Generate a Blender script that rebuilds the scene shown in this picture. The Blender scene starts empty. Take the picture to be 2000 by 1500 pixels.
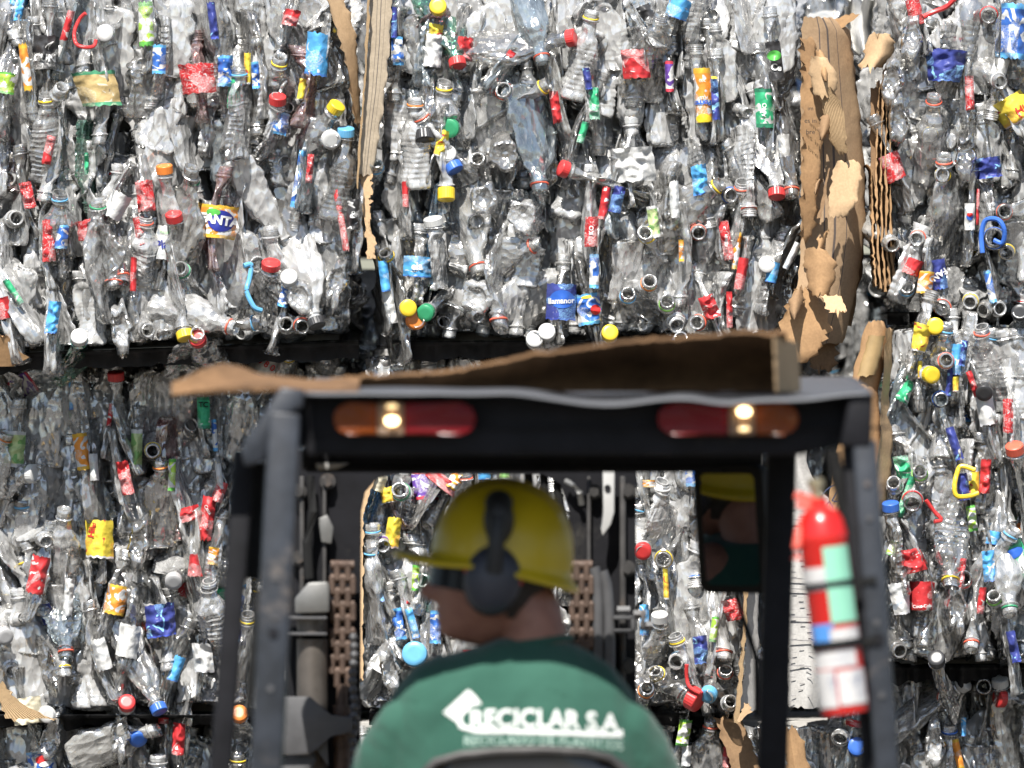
import bpy, bmesh, math, random
import numpy as np
from mathutils import Vector, Matrix, Euler, noise, Quaternion

random.seed(7)
scene = bpy.context.scene
COL = scene.collection
R = math.radians
CAM_Y, CAM_Z, SC = -20.0, 2.10, 1000.0


def P(x, y, Y=0.0):
    """World point that a photo position falls on, on the vertical plane Y."""
    s = (Y - CAM_Y) / 20.0 / SC
    return Vector(((x - 1000.0) * s, Y, CAM_Z + (750.0 - y) * s))


def px(n, Y=0.0):
    return n * (Y - CAM_Y) / 20.0 / SC


# ------------------------------------------------------------------ materials
def new_mat(name):
    m = bpy.data.materials.new(name)
    m.use_nodes = True
    nt = m.node_tree
    nt.nodes.clear()
    out = nt.nodes.new('ShaderNodeOutputMaterial')
    return m, nt, out


def N(nt, typ, **kw):
    n = nt.nodes.new(typ)
    for k, v in kw.items():
        if k in n.inputs:
            n.inputs[k].default_value = v
        else:
            setattr(n, k, v)
    return n


def L(nt, a, b):
    nt.links.new(a, b)


def ramp(nt, fac, stops, interp='LINEAR'):
    r = nt.nodes.new('ShaderNodeValToRGB')
    r.color_ramp.interpolation = interp
    e = r.color_ramp.elements
    while len(e) < len(stops):
        e.new(0.5)
    for el, (p, c) in zip(e, stops):
        el.position = p
        el.color = (c, c, c, 1) if not hasattr(c, '__len__') else (*c[:3], 1)
    L(nt, fac, r.inputs[0])
    return r.outputs[0]


def mathn(nt, op, a, b=None):
    n = nt.nodes.new('ShaderNodeMath')
    n.operation = op
    for i, v in enumerate((a, b)):
        if v is None:
            continue
        if isinstance(v, (int, float)):
            n.inputs[i].default_value = v
        else:
            L(nt, v, n.inputs[i])
    return n.outputs[0]


def mixc(nt, fac, a, b, blend='MIX'):
    n = nt.nodes.new('ShaderNodeMix')
    n.data_type = 'RGBA'
    n.blend_type = blend
    for sock, v in ((n.inputs[0], fac), (n.inputs[6], a), (n.inputs[7], b)):
        if isinstance(v, (int, float)):
            sock.default_value = v
        elif isinstance(v, (tuple, list)):
            sock.default_value = (*v[:3], 1)
        else:
            L(nt, v, sock)
    return n.outputs[2]


def pet_material(name, tint, dust=0.16, dustcol=(.86, .86, .85), rough=.13, island=False, bump=.6):
    """Thin clear plastic: see-through sheet, fresnel gloss, scuffs and dust."""
    m, nt, out = new_mat(name)
    tc = N(nt, 'ShaderNodeTexCoord')
    rnd = N(nt, 'ShaderNodeNewGeometry').outputs['Random Per Island'] if island else N(nt, 'ShaderNodeObjectInfo').outputs['Random']
    mp = N(nt, 'ShaderNodeMapping'); mp.inputs['Scale'].default_value = (1, 1, .5)
    L(nt, tc.outputs['Object'], mp.inputs[0])
    vo = N(nt, 'ShaderNodeTexVoronoi', Scale=80.0); vo.feature = 'F1'
    L(nt, mp.outputs[0], vo.inputs['Vector'])
    bp = N(nt, 'ShaderNodeBump', Strength=bump, Distance=.006)
    L(nt, vo.outputs['Distance'], bp.inputs['Height'])
    n2 = N(nt, 'ShaderNodeTexNoise', Scale=48.0, Detail=3.0, Roughness=.7)
    L(nt, mp.outputs[0], n2.inputs['Vector'])
    d = ramp(nt, n2.outputs[0], [(.36, dust * .62), (.66, min(1, dust * 1.45))])
    rr = ramp(nt, rnd, [(0, .4), (.5, .85), (.82, 1.15), (1.0, 1.35)])
    d = mathn(nt, 'MINIMUM', mathn(nt, 'MULTIPLY', d, rr), .46)
    tr = N(nt, 'ShaderNodeBsdfTransparent', Color=(*tint, 1))
    df = N(nt, 'ShaderNodeBsdfDiffuse', Color=(*dustcol, 1)); L(nt, bp.outputs[0], df.inputs['Normal'])
    m1 = N(nt, 'ShaderNodeMixShader'); L(nt, d, m1.inputs[0]); L(nt, tr.outputs[0], m1.inputs[1]); L(nt, df.outputs[0], m1.inputs[2])
    gl = N(nt, 'ShaderNodeBsdfGlossy', Color=(.97, .95, .91, 1), Roughness=rough); L(nt, bp.outputs[0], gl.inputs['Normal'])
    fr = N(nt, 'ShaderNodeLayerWeight', Blend=.42); L(nt, bp.outputs[0], fr.inputs['Normal'])
    f2 = ramp(nt, fr.outputs['Fresnel'], [(0, .24), (.5, .50), (1, .9)])
    m2 = N(nt, 'ShaderNodeMixShader'); L(nt, f2, m2.inputs[0]); L(nt, m1.outputs[0], m2.inputs[1]); L(nt, gl.outputs[0], m2.inputs[2])
    L(nt, m2.outputs[0], out.inputs[0])
    return m


def plain(name, col, rough=.5, metal=0.0, noise_amt=.25, nscale=30.0, bump=0.0, spec=.5, dirt=None, coat=0.0, dirt_lo=.52):
    m, nt, out = new_mat(name)
    b = N(nt, 'ShaderNodeBsdfPrincipled', Roughness=rough, Metallic=metal)
    b.inputs['Specular IOR Level'].default_value = spec
    b.inputs['Coat Weight'].default_value = coat
    tc = N(nt, 'ShaderNodeTexCoord')
    n = N(nt, 'ShaderNodeTexNoise', Scale=nscale, Detail=5.0, Roughness=.6)
    L(nt, tc.outputs['Object'], n.inputs['Vector'])
    lo = tuple(c * (1 - noise_amt) for c in col)
    hi = tuple(min(1, c * (1 + noise_amt)) for c in col)
    c = ramp(nt, n.outputs[0], [(.3, lo), (.7, hi)])
    if dirt:
        n3 = N(nt, 'ShaderNodeTexNoise', Scale=nscale * .37, Detail=8.0, Roughness=.75)
        L(nt, tc.outputs['Object'], n3.inputs['Vector'])
        f = ramp(nt, n3.outputs[0], [(dirt_lo, 0), (dirt_lo + .16, 1)])
        c = mixc(nt, f, c, dirt)
        L(nt, ramp(nt, n3.outputs[0], [(dirt_lo, rough), (dirt_lo + .16, .85)]), b.inputs['Roughness'])
    L(nt, c, b.inputs['Base Color'])
    if bump:
        bp = N(nt, 'ShaderNodeBump', Strength=bump, Distance=.004)
        L(nt, n.outputs[0], bp.inputs['Height'])
        L(nt, bp.outputs[0], b.inputs['Normal'])
    L(nt, b.outputs[0], out.inputs[0])
    return m


# ------------------------------------------------------------------ mesh helpers
def mesh_from(name, v, f, mats=(), smooth=True, uv=None, mi=None):
    me = bpy.data.meshes.new(name)
    me.from_pydata([tuple(p) for p in v], [], [tuple(q) for q in f])
    for mm in mats:
        me.materials.append(mm)
    if smooth:
        me.polygons.foreach_set('use_smooth', [True] * len(me.polygons))
    if mi is not None:
        me.polygons.foreach_set('material_index', mi)
    if uv is not None:
        ul = me.uv_layers.new(name='UVMap')
        idx = np.zeros(len(me.loops), dtype=np.int32)
        me.loops.foreach_get('vertex_index', idx)
        ul.data.foreach_set('uv', np.asarray(uv, dtype=np.float32)[idx].ravel())
    me.update()
    return me


def link(name, me, parent=None, loc=None, mat=None, label=None):
    o = bpy.data.objects.new(name, me)
    COL.objects.link(o)
    if parent is not None:
        o.parent = parent
    if loc is not None:
        o.location = loc
    if mat is not None:
        if len(me.materials) == 0:
            me.materials.append(mat)
        elif me.materials[0] is not mat:
            o.material_slots[0].link = 'OBJECT'
            o.material_slots[0].material = mat
    if label:
        o['label'] = label
    return o


def tag(o, label, cat, group=None, kind=None):
    o['label'] = label
    if cat:
        o['category'] = cat
    if group:
        o['group'] = group
    if kind:
        o['kind'] = kind
    return o


def empty(name, loc, rot=(0, 0, 0)):
    o = bpy.data.objects.new(name, None)
    o.empty_display_size = .1
    COL.objects.link(o)
    o.location = loc
    o.rotation_euler = rot
    return o


class MB:
    """Collects boxes, bars, tubes and prisms into one mesh."""

    def __init__(self):
        self.bm = bmesh.new()
        self.mi = 0

    def _take(self, verts):
        fs = set()
        for v in verts:
            for f in v.link_faces:
                fs.add(f)
        for f in fs:
            f.material_index = self.mi
        return verts

    def box(self, c, s, rot=None, bevel=0.0, seg=2):
        m = Matrix.Translation(Vector(c))
        if rot is not None:
            m = m @ (rot if isinstance(rot, Matrix) else Euler(rot).to_matrix().to_4x4())
        m = m @ Matrix.Diagonal((*s, 1))
        r = bmesh.ops.create_cube(self.bm, size=1, matrix=m)
        vs = r['verts']
        if bevel:
            es = list({e for v in vs for e in v.link_edges})
            rr = bmesh.ops.bevel(self.bm, geom=es, offset=bevel, segments=seg, affect='EDGES', profile=.5)
            vs = rr['verts']
        self._take(vs)
        return self

    def bar(self, a, b, w, d, bevel=0.0, up=(0, 1, 0)):
        """Rectangular bar from a to b, w across, d along 'up'."""
        a, b = Vector(a), Vector(b)
        z = (b - a).normalized()
        y = Vector(up); y = (y - z * y.dot(z)).normalized()
        x = y.cross(z)
        m = Matrix((x, y, z)).transposed().to_4x4()
        return self.box((a + b) / 2, (w, d, (b - a).length), m, bevel)

    def cyl(self, a, b, r, r2=None, seg=20, caps=True):
        a, b = Vector(a), Vector(b)
        q = Vector((0, 0, 1)).rotation_difference(b - a)
        m = Matrix.Translation((a + b) / 2) @ q.to_matrix().to_4x4()
        rr = bmesh.ops.create_cone(self.bm, cap_ends=caps, segments=seg, radius1=r, radius2=r if r2 is None else r2, depth=(b - a).length, matrix=m)
        self._take(rr['verts'])
        return self

    def tube(self, pts, r, seg=10):
        pts = [Vector(p) for p in pts]
        rings = []
        for i, p in enumerate(pts):
            d = (pts[min(i + 1, len(pts) - 1)] - pts[max(i - 1, 0)]).normalized()
            q = Vector((0, 0, 1)).rotation_difference(d)
            rad = r[i] if hasattr(r, '__len__') else r
            rings.append([self.bm.verts.new(p + q @ Vector((rad * math.cos(2 * math.pi * k / seg), rad * math.sin(2 * math.pi * k / seg), 0))) for k in range(seg)])
        for a, b in zip(rings, rings[1:]):
            for k in range(seg):
                f = self.bm.faces.new((a[k], a[(k + 1) % seg], b[(k + 1) % seg], b[k])); f.material_index = self.mi
        for rg, fl in ((rings[0], True), (rings[-1], False)):
            f = self.bm.faces.new(rg[::-1] if fl else rg); f.material_index = self.mi
        return self

    def lathe(self, prof, m=None, seg=28):
        """prof: (r, z) pairs spun about local z, placed by matrix m."""
        m = m or Matrix()
        rings = []
        for r, z in prof:
            if r < 1e-6:
                rings.append([self.bm.verts.new(m @ Vector((0, 0, z)))])
            else:
                rings.append([self.bm.verts.new(m @ Vector((r * math.cos(2 * math.pi * k / seg), r * math.sin(2 * math.pi * k / seg), z))) for k in range(seg)])
        for a, b in zip(rings, rings[1:]):
            for k in range(seg):
                k2 = (k + 1) % seg
                if len(a) == 1 and len(b) == 1:
                    continue
                vs = (a[0], b[k2], b[k]) if len(a) == 1 else (a[k], a[k2], b[0]) if len(b) == 1 else (a[k], a[k2], b[k2], b[k])
                f = self.bm.faces.new(vs); f.material_index = self.mi
        return self

    def prism(self, pts, y0, y1, bevel=0.0):
        """Outline of (x, z) points given depth from y0 to y1."""
        a = [self.bm.verts.new((p[0], y0, p[1])) for p in pts]
        b = [self.bm.verts.new((p[0], y1, p[1])) for p in pts]
        n = len(pts)
        fs = [self.bm.faces.new(a), self.bm.faces.new(b[::-1])]
        for i in range(n):
            fs.append(self.bm.faces.new((a[i], b[i], b[(i + 1) % n], a[(i + 1) % n])))
        for f in fs:
            f.material_index = self.mi
        if bevel:
            es = list({e for f in fs for e in f.edges})
            bmesh.ops.bevel(self.bm, geom=es, offset=bevel, segments=2, affect='EDGES', profile=.5)
        return self

    def build(self, name, mats, parent=None, smooth=True, loc=None, label=None, angle=35):
        if not isinstance(mats, (list, tuple)):
            mats = [mats]
        bmesh.ops.recalc_face_normals(self.bm, faces=self.bm.faces[:])
        me = bpy.data.meshes.new(name)
        if smooth:
            for f in self.bm.faces:
                f.smooth = True
            for e in self.bm.edges:
                if len(e.link_faces) == 2 and e.calc_face_angle(0) > R(angle):
                    e.smooth = False
        self.bm.to_mesh(me)
        self.bm.free()
        for m in mats:
            me.materials.append(m)
        return link(name, me, parent, loc, None, label)


def subdiv2d(v, f, maxlen):
    bm = bmesh.new()
    vs = [bm.verts.new((a, b, 0)) for a, b in v]
    for q in f:
        try:
            bm.faces.new([vs[i] for i in q])
        except ValueError:
            pass
    bmesh.ops.triangulate(bm, faces=bm.faces[:])
    for _ in range(3):
        es = [e for e in bm.edges if e.calc_length() > maxlen]
        if not es:
            break
        bmesh.ops.subdivide_edges(bm, edges=es, cuts=1)
        bmesh.ops.triangulate(bm, faces=bm.faces[:])
    bm.verts.index_update()
    out = [(p.co.x, p.co.y) for p in bm.verts], [tuple(p.index for p in q.verts) for q in bm.faces]
    bm.free()
    return out


# ------------------------------------------------------------------ crushed bottles
def sm(a, b, t):
    t = max(0.0, min(1.0, (t - a) / (b - a)))
    return t * t * (3 - 2 * t)


def interp(prof, t):
    for (a, ra), (b, rb) in zip(prof, prof[1:]):
        if t <= b:
            k = (t - a) / (b - a) if b > a else 0
            k = k * k * (3 - 2 * k)
            return ra + (rb - ra) * k
    return prof[-1][1]


# kind: total length, radius, body profile along the axis (0 base .. 1 neck start), ribs, neck radius
KINDS = {
    'soda': (.190, .033, [(0, .55), (.03, .9), (.10, 1), (.22, .94), (.34, 1), (.62, 1), (.70, .96), (.82, .72), (.93, .45), (1, .40)], 0, .0138),
    'water': (.180, .032, [(0, .8), (.03, .97), (.10, 1), (.66, 1), (.78, .90), (.90, .60), (1, .42)], 9, .0138),
    'litre': (.245, .046, [(0, .55), (.03, .88), (.09, 1), (.60, 1), (.72, .9), (.86, .6), (.96, .34), (1, .30)], 0, .0142),
    'squat': (.160, .038, [(0, .8), (.03, .97), (.10, 1), (.30, .93), (.50, .93), (.64, 1), (.76, .97), (.92, .62), (1, .5)], 5, .0180),
    'slim': (.205, .027, [(0, .75), (.03, .96), (.1, 1), (.5, .96), (.66, .9), (.85, .6), (1, .46)], 4, .0135),
}
SEG = 26


def make_bottle(kind, seed, crush):
    """One crushed bottle: verts, faces, label band, matrix of its neck."""
    rnd = random.Random(seed)
    Lg, rad, prof, ribs, rn = KINDS[kind]
    neck = .024
    body = Lg - neck
    nb = 46
    ts = [i / nb for i in range(nb + 1)]
    so = Vector((rnd.uniform(-50, 50), rnd.uniform(-50, 50), rnd.uniform(-50, 50)))
    fx0 = rnd.uniform(.16, .24) if seed >= 140 else rnd.uniform(.18, .40) if crush > .62 else rnd.uniform(.65, .9)
    ph, lobes = rnd.uniform(0, 6.28), rnd.choice((2, 3, 3, 4))
    bx, by = rnd.uniform(-.6, .6) * crush, rnd.uniform(-.6, .6) * crush
    tw = rnd.uniform(-.6, .6) * crush
    knee = rnd.uniform(.3, .75)
    kx, ky = rnd.uniform(-.3, .3) * crush, rnd.uniform(-.3, .3) * crush

    def axis(z):
        u = z / Lg - .45
        k = max(0.0, z / Lg - knee)
        return Vector((bx * u * u * Lg * .5 + kx * k * Lg, by * u * u * Lg * .5 + ky * k * Lg, 0))

    V, F, rows = [], [], []

    def ring(z, r, w, petal=0.0):
        row = []
        a = axis(z)
        t = z / body
        fx = 1 + (fx0 * (1 + .5 * noise.noise(Vector((t * 3.1, 0, 0)) + so)) - 1) * w
        fy = 1 + ((1.36 if seed >= 140 else 1.2 if crush > .62 else 1.05) - 1) * w
        for k in range(SEG):
            th = 2 * math.pi * k / SEG
            rr = r
            if petal:
                rr *= 1 + petal * math.cos(5 * th)
            rr *= 1 + .13 * w * crush * math.cos(lobes * th + ph + t * 5.0)
            x, y = rr * math.cos(th), rr * math.sin(th)
            if w > 0:
                p = Vector((x * 26, y * 26, z * 11)) + so
                n1 = 1 - abs(noise.noise(p)) * 2
                p2 = Vector((x * 70, y * 70, z * 42)) + so
                n2 = 1 - abs(noise.noise(p2)) * 2
                p3 = Vector((math.cos(th) * 2.2, math.sin(th) * 2.2, z * 4)) + so * .7
                n3 = noise.noise(p3)
                pv = Vector((x * 34, y * 34, z * 17)) + so * 1.3
                dv, _ = noise.voronoi(pv)
                n4 = min(1.0, (dv[1] - dv[0]) * 1.6)
                d = 1 + w * crush * (.22 * (n1 - .55) + .08 * (n2 - .5) + .38 * n3 + .26 * (n4 - .4))
                x, y = x * d, y * d
            x, y = x * fx, y * fy
            c, s = math.cos(tw * t * w), math.sin(tw * t * w)
            x, y = x * c - y * s, x * s + y * c
            zz = z + (w * crush * .006 * noise.noise(Vector((x * 40, y * 40, z * 20)) - so))
            row.append(len(V))
            V.append(Vector((x + a.x, y + a.y, zz - Lg * .47)))
        rows.append(row)

    # base: centre, petal ring
    for zb, rb, pe in ((.010, .22, .0), (.004, .55, .12)):
        ring(zb, rad * rb, .35 * crush, pe)
    for t in ts:
        r = rad * interp(prof, t)
        if ribs and .12 < t < .72:
            r *= 1 - .06 * (.5 + .5 * math.cos(t * ribs * 2 * math.pi / .6))
        w = sm(-.25, .12, t) * (1 - sm(.84, 1.0, t))
        if t > .97:
            r = max(r * .4 + rn * .6, rn)
        ring(t * body, r, w, .10 * (1 - sm(.02, .12, t)) if kind in ('soda', 'litre') else 0)
    nbody = len(rows)
    z = body
    for dz, r in ((.002, rn), (.004, rn * 1.28), (.006, rn * 1.28), (.0065, rn), (.009, rn * 1.0), (.0105, rn * 1.10), (.012, rn), (.0145, rn * 1.10), (.016, rn), (.0185, rn * 1.10), (.020, rn), (neck, rn), (neck, rn * .80), (.010, rn * .78), (-.006, rn * .85)):
        ring(z + dz, r, 0)
    for a, b in zip(rows, rows[1:]):
        for k in range(SEG):
            F.append((a[k], a[(k + 1) % SEG], b[(k + 1) % SEG], b[k]))
    F.append(tuple(rows[0][::-1]))
    # neck frame
    c0 = sum((V[i] for i in rows[nbody]), Vector()) / SEG
    c1 = sum((V[i] for i in rows[nbody + 11]), Vector()) / SEG
    q = Vector((0, 0, 1)).rotation_difference(c1 - c0)
    nm = Matrix.Translation(c0) @ q.to_matrix().to_4x4()
    # label band: a printed sleeve that follows the crushed wall
    i0 = 2 + int(nb * rnd.uniform(.26, .34)); i1 = i0 + int(nb * rnd.uniform(.22, .32))
    lv, lf, luv = [], [], []
    span = SEG if rnd.random() < .6 else int(SEG * .6)
    k0 = rnd.randrange(SEG)
    cols = [(k0 + k) % SEG for k in range(span + 1)] if span < SEG else list(range(SEG)) + [0]
    for i in range(i0, i1 + 1):
        cen = sum((V[j] for j in rows[i]), Vector()) / SEG
        for n, k in enumerate(cols):
            p = V[rows[i][k]]
            o = (p - cen); o.z = 0
            lv.append(p + o.normalized() * .0016)
            luv.append((n / (len(cols) - 1) * 2.2, (i - i0) / (i1 - i0)))
    nc = len(cols)
    for i in range(i1 - i0):
        for n in range(nc - 1):
            a = i * nc + n
            lf.append((a, a + 1, a + nc + 1, a + nc))
    return dict(kind=kind, V=np.array([tuple(v) for v in V]), F=F, lab=(lv, lf, luv), neck=nm, L=Lg, rn=rn, tall=c1)


BANK = []
_ks = ['soda', 'water', 'litre', 'soda', 'squat', 'water', 'slim', 'litre', 'soda', 'water']
for i in range(52):
    crush = 1.0 if i % 5 else .55
    if i % 5 == 2:
        crush = .75
    if i >= 40:
        crush = .9
    b = make_bottle(_ks[i % len(_ks)] if i < 40 else ('litre', 'litre', 'soda', 'squat')[i % 4], 100 + i, crush * (0.85 + .3 * ((i * 7) % 10) / 10))
    b['mesh'] = mesh_from('bottle_wall_%d' % i, b['V'], b['F'], smooth=(i % 4 != 1))
    b['labmesh'] = mesh_from('label_band_%d' % i, *b['lab'][:2], uv=b['lab'][2])
    BANK.append(b)
SOFT = [i for i in range(40) if i % 5 == 0]


def cap_mesh(r, h, dome=0.0):
    mb = MB()
    seg = 48
    ring0 = []
    prof = [(r * .98, 0.0), (r, .001), (r, h - .0018), (r * .93, h), (r * .5, h + dome * .5), (0, h + dome)]
    rings = []
    for j, (rr, z) in enumerate(prof):
        if rr == 0:
            rings.append([mb.bm.verts.new((0, 0, z))]); continue
        rg = []
        for k in range(seg):
            kk = rr * (1 + (.022 if (k % 2 and j in (1, 2)) else 0))
            rg.append(mb.bm.verts.new((kk * math.cos(2 * math.pi * k / seg), kk * math.sin(2 * math.pi * k / seg), z)))
        rings.append(rg)
    for a, b in zip(rings, rings[1:]):
        for k in range(seg):
            if len(b) == 1:
                mb.bm.faces.new((a[k], a[(k + 1) % seg], b[0]))
            else:
                mb.bm.faces.new((a[k], a[(k + 1) % seg], b[(k + 1) % seg], b[k]))
    mb.bm.faces.new(rings[0][::-1])
    bmesh.ops.recalc_face_normals(mb.bm, faces=mb.bm.faces[:])
    me = bpy.data.meshes.new('cap_shell'); mb.bm.to_mesh(me); mb.bm.free()
    for p in me.polygons:
        p.use_smooth = p.normal.z > .5
    return me


def ring_mesh(r, h):
    mb = MB()
    mb.lathe([(r, 0), (r * 1.13, .0006), (r * 1.16, h * .5), (r * 1.13, h - .0006), (r, h), (r, 0)], seg=28)
    bmesh.ops.recalc_face_normals(mb.bm, faces=mb.bm.faces[:])
    me = bpy.data.meshes.new('ring_band'); mb.bm.to_mesh(me); mb.bm.free()
    me.polygons.foreach_set('use_smooth', [True] * len(me.polygons))
    return me


CAPS = {k: cap_mesh(k * 1.20, .0165) for k in (.0138, .0142, .0180, .0135)}
TALLCAPS = {k: cap_mesh(k * 1.20, .024, .003) for k in (.0138, .0142, .0180, .0135)}
RINGS = {k: ring_mesh(k * 1.03, .0042) for k in (.0138, .0142, .0180, .0135)}
# ------------------------------------------------------------------ palette
PET = [pet_material('pet_clear', (.93, .935, .935), .30, rough=.16),
       pet_material('pet_clear_scuffed', (.90, .905, .905), .41, rough=.22),
       pet_material('pet_clear_glassy', (.95, .955, .955), .17, rough=.10),
       pet_material('pet_bluish', (.80, .88, .93), .20, (.64, .74, .80)),
       pet_material('pet_milky', (.86, .86, .84), .46, (.66, .655, .63), rough=.22),
       pet_material('pet_grey', (.66, .66, .66), .25, (.5, .49, .47), rough=.18)]
PET_GREEN = pet_material('pet_green', (.40, .75, .58), .18, (.3, .6, .48))
PET_BLUE = pet_material('pet_blue', (.35, .6, .85), .18, (.25, .48, .7))
PET_RED = pet_material('pet_red_tinted', (.88, .55, .55), .2, (.7, .48, .46))
PET_STUFF = pet_material('pet_pressed', (.80, .80, .80),  .50, rough=.15, island=True)
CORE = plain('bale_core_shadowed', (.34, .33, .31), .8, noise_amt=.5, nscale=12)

CAPC = {'red': (.62, .022, .022), 'yellow': (.78, .55, .01), 'orange': (.80, .22, .02), 'blue': (.02, .13, .55), 'sky': (.12, .42, .70),
        'green': (.015, .30, .12), 'white': (.62, .62, .60), 'black': (.012, .012, .014), 'lime': (.25, .60, .08), 'coral': (.78, .12, .06),
        'grey': (.4, .4, .4), 'purple': (.2, .06, .35)}
CAPM = {k: plain('cap_plastic_' + k, tuple(x * .86 + .022 for x in c), .38, noise_amt=.12, nscale=60, dirt=tuple(x * .55 + .06 for x in c), dirt_lo=.58) for k, c in CAPC.items()}


def label_material(name, base, acc, acc2, style):
    """Printed film: base colour, a big irregular motif, a stripe and small print."""
    m, nt, out = new_mat(name)
    b = N(nt, 'ShaderNodeBsdfPrincipled', Roughness=.42)
    b.inputs['Specular IOR Level'].default_value = .3
    uv = N(nt, 'ShaderNodeUVMap')
    inf = N(nt, 'ShaderNodeObjectInfo')
    cb = N(nt, 'ShaderNodeCombineXYZ')
    L(nt, mathn(nt, 'MULTIPLY', inf.outputs['Random'], 9.0), cb.inputs[0])
    L(nt, mathn(nt, 'MULTIPLY', inf.outputs['Random'], 5.0), cb.inputs[2])
    add = N(nt, 'ShaderNodeVectorMath', operation='ADD')
    L(nt, uv.outputs[0], add.inputs[0]); L(nt, cb.outputs[0], add.inputs[1])
    sx = N(nt, 'ShaderNodeSeparateXYZ'); L(nt, uv.outputs[0], sx.inputs[0])
    v = sx.outputs[1]
    motif = N(nt, 'ShaderNodeTexNoise', Scale=2.3 if style != 'script' else 3.4, Detail=1.5, Distortion=1.6 if style != 'script' else 3.0)
    L(nt, add.outputs[0], motif.inputs['Vector'])
    lo = {'plain': .66, 'swirl': .52, 'script': .55, 'stripe': .62}[style]
    f1 = ramp(nt, motif.outputs[0], [(lo, 0), (lo + .015, 1)])
    if style == 'script':   # thin flowing strokes
        f1 = ramp(nt, motif.outputs[0], [(.515, 0), (.525, 1), (.545, 1), (.555, 0)])
    c = mixc(nt, f1, base, acc)
    # stripe near an edge
    st = ramp(nt, v, [(.0, 1), (.10, 1), (.105, 0), (.9, 0), (.905, 1)]) if style in ('stripe', 'swirl') else ramp(nt, v, [(.0, 1), (.05, 1), (.055, 0)])
    c = mixc(nt, st, c, acc2)
    # rows of small print
    br = N(nt, 'ShaderNodeTexBrick', Scale=16.0); br.inputs['Mortar Size'].default_value = .03
    br.inputs['Color1'].default_value = (0, 0, 0, 1); br.inputs['Color2'].default_value = (1, 1, 1, 1); br.inputs['Mortar'].default_value = (0, 0, 0, 1)
    L(nt, add.outputs[0], br.inputs['Vector'])
    n2 = N(nt, 'ShaderNodeTexNoise', Scale=1.6, Detail=0.0); L(nt, add.outputs[0], n2.inputs['Vector'])
    zone = ramp(nt, n2.outputs[0], [(.58, 0), (.585, .8)])
    c = mixc(nt, mathn(nt, 'MULTIPLY', zone, br.outputs[0]), c, acc)
    # rubbed-off ink and dirt
    tc = N(nt, 'ShaderNodeTexCoord')
    n3 = N(nt, 'ShaderNodeTexNoise', Scale=45.0, Detail=7.0, Roughness=.75); L(nt, tc.outputs['Object'], n3.inputs['Vector'])
    c = mixc(nt, ramp(nt, n3.outputs[0], [(.64, 0), (.74, .6)]), c, (.55, .54, .52))
    c = mixc(nt, .07, c, (.42, .41, .39))
    L(nt, c, b.inputs['Base Color'])
    n4 = N(nt, 'ShaderNodeTexNoise', Scale=90.0, Detail=3.0); L(nt, tc.outputs['Object'], n4.inputs['Vector'])
    bp = N(nt, 'ShaderNodeBump', Strength=.4, Distance=.004); L(nt, n4.outputs[0], bp.inputs['Height']); L(nt, bp.outputs[0], b.inputs['Normal'])
    L(nt, b.outputs[0], out.inputs[0])
    return m


W = (.66, .66, .64)
LAB = {
    'red': label_material('print_red', (.52, .008, .014), W, (.35, .01, .01), 'script'),
    'redplain': label_material('print_red_plain', (.50, .008, .014), W, (.4, .01, .01), 'plain'),
    'blue': label_material('print_blue', (.02, .13, .50), W, (.10, .40, .75), 'swirl'),
    'navy': label_material('print_navy', (.015, .03, .22), (.25, .55, .8), (.03, .06, .4), 'plain'),
    'sky': label_material('print_sky', (.07, .36, .72), W, (.05, .2, .6), 'plain'),
    'green': label_material('print_green', (.02, .40, .17), W, (.01, .2, .1), 'stripe'),
    'lime': label_material('print_lime', (.38, .62, .06), W, (.1, .4, .05), 'swirl'),
    'yellow': label_material('print_yellow', (.78, .60, .04), (.65, .05, .03), W, 'plain'),
    'orange': label_material('print_orange', (.78, .27, .02), W, (.7, .4, .02), 'swirl'),
    'white': label_material('print_white', (.60, .60, .58), (.35, .4, .45), (.6, .6, .6), 'plain'),
    'black': label_material('print_black', (.015, .015, .018), W, (.05, .05, .05), 'plain'),
    'gold': label_material('print_gold', (.52, .38, .16), (.70, .64, .48), (.06, .3, .15), 'stripe'),
    'purple': label_material('print_purple', (.10, .03, .28), W, (.5, .02, .05), 'swirl'),
    'palegreen': label_material('print_pale', (.55, .66, .30), (.2, .42, .12), W, 'swirl'),
    'foil': plain('print_foil', (.62, .62, .60), .35, noise_amt=.4, nscale=50, bump=.6),
}
INK = {k: plain('ink_' + k, c, .45, noise_amt=.08) for k, c in {'white': (.82, .82, .80), 'navy': (.02, .03, .25), 'black': (.015, .015, .015), 'red': (.62, .03, .03), 'blue': (.03, .12, .5), 'green': (.1, .45, .08), 'yellow': (.8, .6, .03), 'grey': (.4, .4, .42)}.items()}
# ------------------------------------------------------------------ bale building
LABEL_KEYS = ['red', 'redplain', 'blue', 'white', 'foil', 'foil', 'navy', 'sky', 'green', 'lime', 'yellow', 'orange', 'white', 'white', 'black', 'purple', 'palegreen', 'foil']
CAP_KEYS = ['red', 'red', 'coral', 'yellow', 'yellow', 'orange', 'blue', 'sky', 'sky', 'green', 'white', 'white', 'black', 'lime']


def pick_pet(rnd):
    u = rnd.random()
    return PET[0] if u < .36 else PET[1] if u < .60 else PET[2] if u < .76 else PET[3] if u < .83 else PET[4] if u < .90 else PET[5] if u < .975 else PET_GREEN if u < .983 else PET_BLUE if u < .99 else PET_RED


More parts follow.
